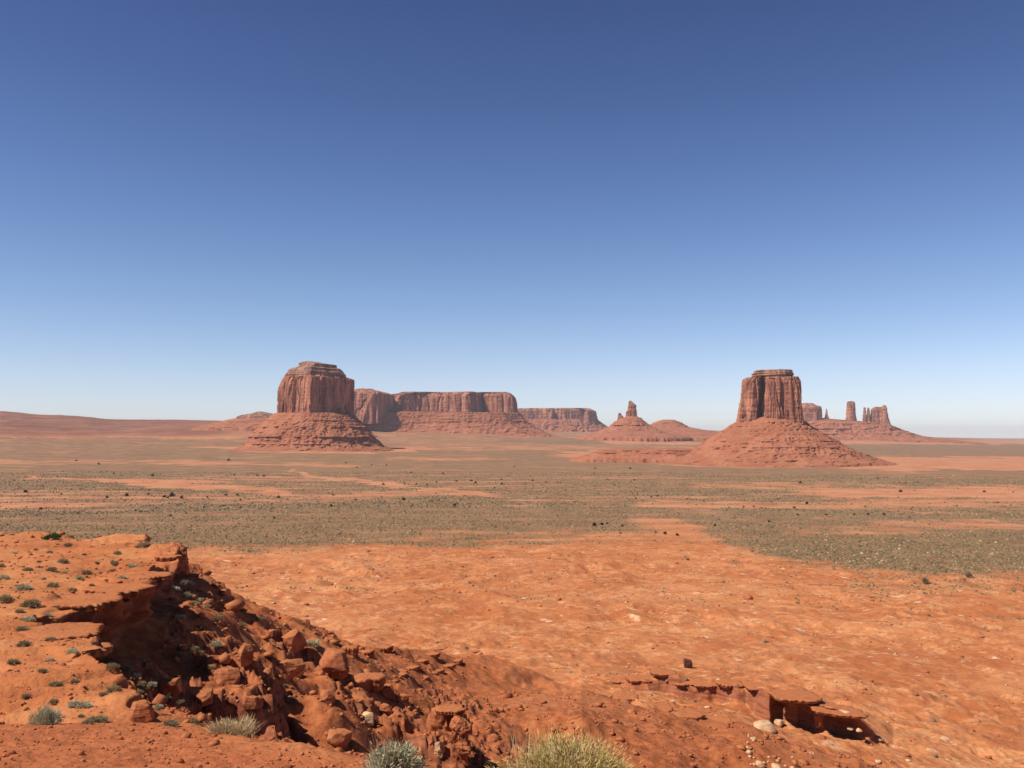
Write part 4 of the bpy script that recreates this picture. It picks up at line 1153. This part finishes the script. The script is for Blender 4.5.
def tubes(rs, n, R, Hh, r0):
    V, Fc = [], []
    for i in range(n):
        a = rs.uniform(0, 6.28); q = rs.uniform(.2, .8)
        end = np.array([math.cos(a) * R * q, math.sin(a) * R * q, Hh * rs.uniform(.5, .85)])
        mid = end * .5 + rs.normal(size=3) * R * .08
        for (p0, p1, ra, rb) in ((np.zeros(3), mid, r0, r0 * .7), (mid, end, r0 * .7, r0 * .25)):
            d = p1 - p0; d = d / np.linalg.norm(d); s = np.cross(d, [0.3, .5, .1]); s /= np.linalg.norm(s); u = np.cross(d, s)
            b = len(V) * 1
            base = sum(len(v) for v in V)
            ring = [p0 + ra * (math.cos(t) * s + math.sin(t) * u) for t in np.linspace(0, 6.283, 5, endpoint=False)] + [p1 + rb * (math.cos(t) * s + math.sin(t) * u) for t in np.linspace(0, 6.283, 5, endpoint=False)]
            V.append(np.array(ring))
            Fc += [[base + j, base + (j + 1) % 5, base + 5 + (j + 1) % 5, base + 5 + j] for j in range(5)]
    return np.vstack(V), np.array(Fc)

# the two bushes at the bottom of the frame
def near_bush(px, Y, wpx, top, label, mat, n, L, Wd, seed, up, dry=0):
    x = (px - 512) / FPX * Y / (math.cos(PITCH)) * 1.0
    x = at(px, 760, Y)[0]
    z = float(height(np.array([x]), np.array([Y]))[0])
    R = wpx * Y / FPX * .5 * .92
    Hh = at(px, top, Y)[2] - z
    rs = np.random.RandomState(seed)
    t = empty('bush', (x, Y, z)); tag(t, label, 'bush')
    V, Fc, ti = shrub_cloud(rs, n, R, Hh, 70, L, Wd, up)
    mesh_obj('foliage', V, Fc, mat, t, tint=ti)
    V, Fc = tubes(rs, 26, R, Hh, .012)
    mesh_obj('branches', V, Fc, M_WOOD, t)
    if dry:
        P = np.stack([rs.uniform(-R * .9, R * .5, dry), rs.uniform(-R * .5, R * .5, dry), np.full(dry, Hh * .5)], -1)
        D = rs.normal(size=(dry, 3)) * .22 + np.array([0, 0, 1])
        V, Fc, ti = blades(rs, P, D, Hh * rs.uniform(.5, .95, dry), .006, rs.uniform(0, 1, dry))
        mesh_obj('dry_stalks', V, Fc, M_DRY, t, tint=ti)
near_bush(394, 10.7, 54, 745, 'grey green sage bush with a few dry stalks, at the bottom edge left of centre', M_SAGE, 7500, .048, .012, 401, .45, 60)
near_bush(566, 10.0, 132, 744, 'wide yellow green rabbitbrush at the bottom edge of the view', M_GOLD, 17000, .062, .0075, 402, .55, 110)

def variant(name, mat, n, clumps, L, Wd, seed, R=1.0, Hh=.9, up=.5):
    rs = np.random.RandomState(seed)
    V, Fc, ti = shrub_cloud(rs, n, R, Hh, clumps, L, Wd, up)
    me = mesh_obj(name, V, Fc, mat, tint=ti)
    return me
SHR = [variant('shrub', M_SHRUB, 700, 26, .30, .085, 500 + i, Hh=rs.uniform(.6, .95)) for i in range(5)]
SAG = [variant('shrub', M_SAGE, 700, 24, .30, .08, 520 + i, Hh=.8) for i in range(2)]
GRN = [variant('shrub', M_GREEN, 900, 30, .26, .09, 530, Hh=.9)]
DRY = [variant('dry_bush', M_DRY, 1500, 30, .50, .022, 540 + i, Hh=.9, up=1.2) for i in range(2)]
BIGB = [variant('shrub', M_SAGE, 3000, 50, .30, .030, 550, Hh=1.2, up=.9)]

def plant(src, px, py, wpx, label, cat, group=None, h=1.0, rz=None, base=True):
    g = ground_hit(px, py + (wpx * .28 if base else 0))
    if g is None: return None
    x, y, z = g
    s = wpx * math.hypot(x, y) / FPX * .47
    o = src.copy(); COL.objects.link(o)
    o.location = (x, y, z - .03 * s); o.scale = (s, s, s * h)
    o.rotation_euler = (0, 0, rz if rz is not None else (px * 7.3 + py) % 6.28)
    tag(o, label, cat, group)
    return o

k5 = 1 / 3.097
SHELF = [(445, 75, 12), (85, 150, 8), (195, 125, 8), (160, 150, 9), (270, 160, 10), (245, 175, 8), (75, 205, 13), (165, 200, 10), (222, 213, 8), (353, 228, 12), (95, 255, 16), (60, 280, 8), (85, 305, 12), (148, 292, 8),
         (70, 335, 10), (148, 340, 8), (158, 368, 8), (72, 380, 12), (38, 437, 10), (155, 432, 8), (225, 405, 10), (130, 465, 8), (172, 505, 12), (230, 497, 8), (80, 543, 8), (165, 560, 8), (230, 567, 12), (262, 570, 13),
         (280, 620, 14), (310, 615, 14), (350, 522, 12), (318, 537, 8), (250, 605, 6), (410, 140, 9), (380, 175, 7), (365, 100, 7), (355, 130, 7), (350, 155, 6), (210, 75, 8), (220, 50, 5), (295, 50, 5), (135, 180, 5),
         (155, 98, 5), (5, 140, 6), (15, 240, 12), (185, 268, 6), (285, 200, 5), (313, 160, 5), (15, 175, 8), (120, 128, 4), (300, 130, 4), (330, 185, 4), (260, 105, 4), (110, 90, 4), (45, 100, 4), (200, 160, 4), (180, 235, 4)]
FLANK = [(560, 300, 10), (540, 210, 9), (580, 230, 10), (600, 255, 10), (675, 300, 10), (805, 303, 8), (748, 322, 8), (735, 268, 7), (670, 380, 12), (555, 415, 9), (600, 395, 10), (620, 410, 8), (655, 455, 8), (570, 190, 9),
         (590, 195, 8), (490, 575, 8), (560, 560, 8), (530, 625, 14), (600, 620, 9), (345, 450, 12), (390, 460, 12), (420, 480, 10), (470, 505, 9), (905, 555, 10), (880, 510, 5), (440, 505, 8), (430, 530, 8), (590, 215, 7), (620, 245, 7), (640, 265, 7), (515, 545, 8), (970, 380, 8)]
def side_word(px, py, w):
    size = 'tiny' if w < 6 else 'small' if w < 9.5 else 'fair sized'
    depth = 'along the far edge of the shelf' if py < 548 else 'on the far half of the shelf' if py < 580 else 'on the middle of the shelf' if py < 640 else 'on the near part of the shelf' if py < 690 else 'just beyond the near bench'
    lat = 'near its left end' if px < 32 else 'towards the rim' if px > 78 else 'back from the rim'
    return size, depth, lat
for i, (a, b, w) in enumerate(SHELF):
    px, py = a * k5, 520 + b * k5
    sz, dp, lt = side_word(px, py, w)
    plant((SHR + SAG)[i % 7], px, py, w, f'{sz} grey green shrub {dp}, {lt}', 'shrub', f'{sz} shrubs {dp}, {lt}')
for i, (a, b, w) in enumerate(FLANK):
    px, py = a * k5, 520 + b * k5
    where = 'in rubble under the hollow' if px < 160 and py > 655 else 'along the crest of the slope' if py < 605 else 'on the slope among the crags' if px < 230 else 'near the boulders on the slope'
    sz = 'small' if w < 9 else 'fair sized'
    plant((SAG + SHR)[i % 7], px, py, w, f'{sz} grey green shrub {where}', 'shrub', f'{sz} shrubs {where}')
plant(GRN[0], 52, 535.5, 15, 'bright green round shrub on the far edge of the shelf', 'shrub', h=.8)
plant(BIGB[0], 46, 718, 25, 'largest sage shrub on the shelf, just beyond the near bench at the left', 'shrub')
plant(DRY[0], 233, 722, 46, 'wide pale straw coloured bush at the edge of the near bench', 'bush', h=.55)
plant(SAG[0], 312, 642, 15, 'pale green shrub tucked behind the perched boulder', 'shrub')
plant(DRY[1], 100, 719, 12, 'thin straw coloured bush beside two small shrubs on the near shelf', 'bush')

# junipers and big brush on the valley floor
J1 = [(78, 155, 8), (123, 207, 6), (322, 172, 6), (382, 166, 9), (448, 163, 6), (495, 170, 7), (519, 166, 11), (547, 173, 8), (625, 172, 5), (681, 165, 6), (715, 165, 6), (410, 212, 5), (513, 228, 6), (561, 220, 4), (614, 203, 5),
      (725, 203, 6), (827, 234, 6), (674, 197, 4), (838, 172, 7), (1003, 165, 5), (1000, 198, 7), (230, 62, 4), (297, 72, 5), (343, 100, 4), (459, 106, 6), (706, 105, 4), (775, 106, 5), (795, 108, 5), (690, 60, 7), (866, 178, 4),
      (185, 163, 4), (940, 235, 4), (471, 203, 4), (505, 173, 5), (760, 190, 4), (818, 192, 4), (725, 180, 5), (450, 150, 4)]
J2 = [(130, 133, 6), (214, 98, 4), (310, 100, 5), (396, 122, 5), (409, 128, 6), (350, 123, 5), (488, 132, 6), (487, 118, 4), (580, 122, 5), (192, 178, 8), (345, 195, 8), (277, 183, 5), (297, 182, 5), (48, 180, 5), (12, 192, 5),
      (525, 80, 3), (620, 127, 4), (664, 128, 3), (655, 128, 3), (827, 136, 4), (887, 120, 4), (840, 107, 3), (768, 85, 4), (874, 85, 5), (896, 163, 4), (890, 175, 5), (957, 168, 6), (938, 170, 4), (767, 255, 10), (789, 253, 8),
      (805, 251, 6), (851, 258, 6), (950, 277, 5), (980, 280, 8), (845, 280, 5), (195, 133, 4), (230, 133, 4), (262, 135, 4), (290, 125, 4), (415, 193, 4), (365, 180, 4), (230, 150, 3), (466, 143, 4), (573, 108, 3), (603, 155, 3),
      (95, 75, 3), (50, 82, 4), (18, 68, 4), (140, 75, 3), (830, 67, 3), (1015, 285, 8)]
J3 = [(358, 126, 6), (378, 188, 7), (340, 201, 6), (350, 222, 5), (434, 222, 5), (519, 222, 5), (560, 221, 6), (606, 221, 7), (266, 242, 6), (104, 254, 6), (656, 152, 7), (685, 230, 4), (906, 153, 5), (590, 115, 3), (652, 125, 3),
      (672, 127, 3), (708, 125, 4), (539, 115, 3), (290, 176, 4), (72, 182, 4), (190, 198, 4), (220, 198, 4), (255, 203, 3), (945, 186, 4), (20, 175, 4), (162, 235, 3), (992, 155, 3)]
JP = [(a / 3.012, 440 + b / 3.012, w / 3.0 * 1.4) for a, b, w in J1] + [(340 + a / 3.012, 440 + b / 3.012, w / 3.0 * 1.4) for a, b, w in J2] + [(680 + a / 2.977, 440 + b / 2.977, w / 3.0 * 1.4) for a, b, w in J3]
JUN = []
for i in range(4):
    r_ = np.random.RandomState(600 + i)
    V, Fc, ti = shrub_cloud(r_, 420, 1.0, 1.7, 18, .34, .16, .4)
    JUN.append(mesh_obj('juniper', V, Fc, M_JUN, tint=ti))
for i, (px, py, w) in enumerate(JP):
    side = 'left' if px < 300 else 'middle' if px < 680 else 'right'
    row = 'far olive flats' if py < 478 else 'tan valley strip' if py < 504 else 'near scrub belt'
    sz = 'tiny' if w < 2 else 'small' if w < 2.8 else 'rounded'
    pl = {'left': 'left of the domed butte', 'middle': 'between the two buttes', 'right': 'right of the square butte'}[side]
    plant(JUN[i % 4], px, py, max(w, 1.5), f'{sz} dark juniper on the {row}, {pl}', 'juniper', f'{sz} junipers on the {row}, {pl}', h=.85)
for (px, py, w, lab) in ((925, 581, 6.5, 'left one of the pair of round junipers on the bare orange ground'), (969, 574.5, 6, 'right one of the pair of round junipers on the bare orange ground')):
    g = ground_hit(px, py + 3)
    t = empty('juniper_tree', g); tag(t, lab, 'juniper')
    s = w * g[1] / FPX * .5
    r_ = np.random.RandomState(int(px))
    V, Fc, ti = shrub_cloud(r_, 900, s, s * 1.75, 26, .30 * s, .13 * s, .4)
    mesh_obj('crown', V + np.array([0, 0, .25 * s]), Fc, M_SHRUB, t, tint=ti)
    V, Fc = tubes(r_, 7, s * .8, s * 1.4, s * .10)
    mesh_obj('trunk', V, Fc, M_WOOD, t)
for lst in (SHR, SAG, GRN, DRY, BIGB, JUN):
    for o in lst: bpy.data.objects.remove(o)

# ------------------------------------------------------------------ uncountable cover
def scatter_scrub():
    """low scrub of the valley floor, one object"""
    rs = np.random.RandomState(77)
    N = 420000
    u = rs.rand(N)
    r = 420 * (2000 / 420) ** u                       # thins out with distance like the eye does
    az = np.arctan((rs.uniform(-330, 1350, N) - 512) / FPX)
    x = r * np.sin(az); y = r * np.cos(az)
    z = height(x, y)
    px, py = project(x, y, z)
    S = landcover(px, py, r, x, y) + .35 * perlin2(x / 22, y / 22, 301)
    keep = rs.rand(N) < np.clip(S * .72, 0.0, .85) * np.where(r < 700, 1.0, .8)
    x, y, z, r, S = x[keep][:110000], y[keep][:110000], z[keep][:110000], r[keep][:110000], S[keep][:110000]
    n = len(x)
    s = np.clip(.41 * np.exp(rs.normal(0, .42, n)), .25, 1.5) * (1 + .45 * (r > 1000)) * (.75 + .3 * np.clip(S, 0, 1))
    # each: a five sided low dome
    a = np.arange(5) * 2 * np.pi / 5
    rot = rs.uniform(0, 6.28, n)
    V = np.zeros((n, 11, 3))
    for k in range(5):
        q = rs.uniform(.75, 1.2, n)
        V[:, k] = np.stack([x + s * q * np.cos(a[k] + rot), y + s * q * np.sin(a[k] + rot), z - .05], -1)
        q = rs.uniform(.5, .95, n)
        V[:, 5 + k] = np.stack([x + s * q * np.cos(a[k] + rot + .5), y + s * q * np.sin(a[k] + rot + .5), z + s * rs.uniform(.5, .85, n)], -1)
    V[:, 10] = np.stack([x, y, z + s * rs.uniform(.8, 1.1, n)], -1)
    fs = []
    for k in range(5):
        k2 = (k + 1) % 5
        fs += [(k, k2, 5 + k), (k2, 5 + k2, 5 + k), (5 + k, 5 + k2, 10)]
    Fc = (np.arange(n)[:, None, None] * 11 + np.array(fs)[None]).reshape(-1, 3)
    tint = np.repeat(np.clip(.45 * rs.beta(1.2, 2.4, n) + (rs.rand(n) < .11) * .6, 0, 1), 11)
    o = mesh_obj('scrub', V.reshape(-1, 3), Fc, M_SCRUB, tint=tint)
    o['kind'] = 'stuff'; o['label'] = 'low olive and straw scrub covering the valley floor in belts'; o['category'] = 'scrub'
scatter_scrub()

def scatter_gravel():
    rs = np.random.RandomState(78)
    V0, F0 = ICO[2][0], ICO[2][1]
    bm = bmesh.new(); bmesh.ops.create_icosphere(bm, subdivisions=1, radius=1)
    V0 = np.array([v.co[:] for v in bm.verts]); F0 = np.array([[v.index for v in f.verts] for f in bm.faces]); bm.free()
    N = 60000
    r = 8 * (95 / 8) ** rs.rand(N) ; az = np.arctan((rs.uniform(-330, 1100, N) - 512) / FPX)
    x = r * np.sin(az); y = r * np.cos(az)
    z, d, _, _ = height(x, y, True)
    w = perlin2(x / 4, y / 4, 311) + .5 * perlin2(x / 1.2, y / 1.2, 312)
    keep = (w > rs.uniform(-.9, .9, N)) & ((d < -.3) | (d > 1.2))
    x, y, z, r, d = x[keep], y[keep], z[keep], r[keep], d[keep]
    n = len(x)
    s = (.006 + .0009 * r) * np.exp(rs.normal(0, .65, n)) * np.where(d > 0, 1.35, .7)
    jit = rs.uniform(.6, 1.3, (n, len(V0), 1))
    asp = rs.uniform(.6, 1.2, (n, 1, 3)) * np.array([1, 1, .65])
    V = V0[None] * jit * asp * s[:, None, None] + np.stack([x, y, z + s * .2], -1)[:, None, :]
    Fc = (np.arange(n)[:, None, None] * len(V0) + F0[None]).reshape(-1, 3)
    o = mesh_obj('gravel', V.reshape(-1, 3), Fc, M_ROCK)
    o['kind'] = 'stuff'; o['label'] = 'loose red gravel strewn over the near bench and the slope'; o['category'] = 'gravel'
scatter_gravel()

def scatter_badland_bits(name, label, mat, N, s0, seed, cut, up):
    rs = np.random.RandomState(seed)
    bm = bmesh.new(); bmesh.ops.create_icosphere(bm, subdivisions=1, radius=1)
    V0 = np.array([v.co[:] for v in bm.verts]); F0 = np.array([[v.index for v in f.verts] for f in bm.faces]); bm.free()
    r = 120 * (640 / 120) ** rs.rand(N); az = np.arctan((rs.uniform(-330, 1350, N) - 512) / FPX)
    x = r * np.sin(az); y = r * np.cos(az)
    z, d, _, _ = height(x, y, True)
    w = perlin2(x / 18, y / 18, seed) + .6 * perlin2(x / 5, y / 5, seed + 1)
    keep = (w > cut + .25 * rs.normal(size=N)) & (d > 60)
    x, y, z, r = x[keep], y[keep], z[keep], r[keep]
    n = len(x)
    s = s0 * np.exp(rs.normal(0, .5, n)) * (.5 + r / 600)
    V = V0[None] * rs.uniform(.6, 1.3, (n, len(V0), 1)) * (rs.uniform(.6, 1.3, (n, 1, 3)) * np.array([1, 1, up])) * s[:, None, None] + np.stack([x, y, z + s * .2], -1)[:, None, :]
    Fc = (np.arange(n)[:, None, None] * len(V0) + F0[None]).reshape(-1, 3)
    o = mesh_obj(name, V.reshape(-1, 3), Fc, mat, tint=np.repeat(rs.rand(n) * .35, len(V0)))
    o['kind'] = 'stuff'; o['label'] = label; o['category'] = name
scatter_badland_bits('rubble', 'red stone rubble strewn over the bare orange badlands', M_ROCK, 11000, .30, 88, .40, .7)
scatter_badland_bits('pebbles', 'pale stone chips strewn over the bare orange badlands', M_PALE, 9000, .30, 89, .55, .5)
scatter_badland_bits('undergrowth', 'sparse dark tufts dotted over the bare orange badlands', M_SCRUB, 9000, .24, 90, .45, .8)

# ------------------------------------------------------------------ air
def build_haze():
    m = bpy.data.materials.new('desert_haze'); m.use_nodes = True
    t = m.node_tree
    for n in list(t.nodes):
        if n.type != 'OUTPUT_MATERIAL': t.nodes.remove(n)
    out = [n for n in t.nodes if n.type == 'OUTPUT_MATERIAL'][0]
    v = t.nodes.new('ShaderNodeVolumePrincipled')
    v.inputs['Color'].default_value = (0.82, 0.90, 1.0, 1)
    v.inputs['Density'].default_value = 2.5e-5
    v.inputs['Anisotropy'].default_value = 0.0
    t.links.new(v.outputs[0], out.inputs['Volume'])
    bm = bmesh.new(); bmesh.ops.create_cube(bm, size=1)
    me = bpy.data.meshes.new('haze'); bm.to_mesh(me); bm.free()
    me.materials.append(m)
    o = bpy.data.objects.new('haze', me); COL.objects.link(o)
    lo, hi = -125.0, 335.0
    o.scale = (66000, 66000, hi - lo); o.location = (0, 0, (lo + hi) / 2)
    o['kind'] = 'stuff'; o['label'] = 'thin pale blue desert air fading the far mesas'; o['category'] = 'haze'
build_haze()
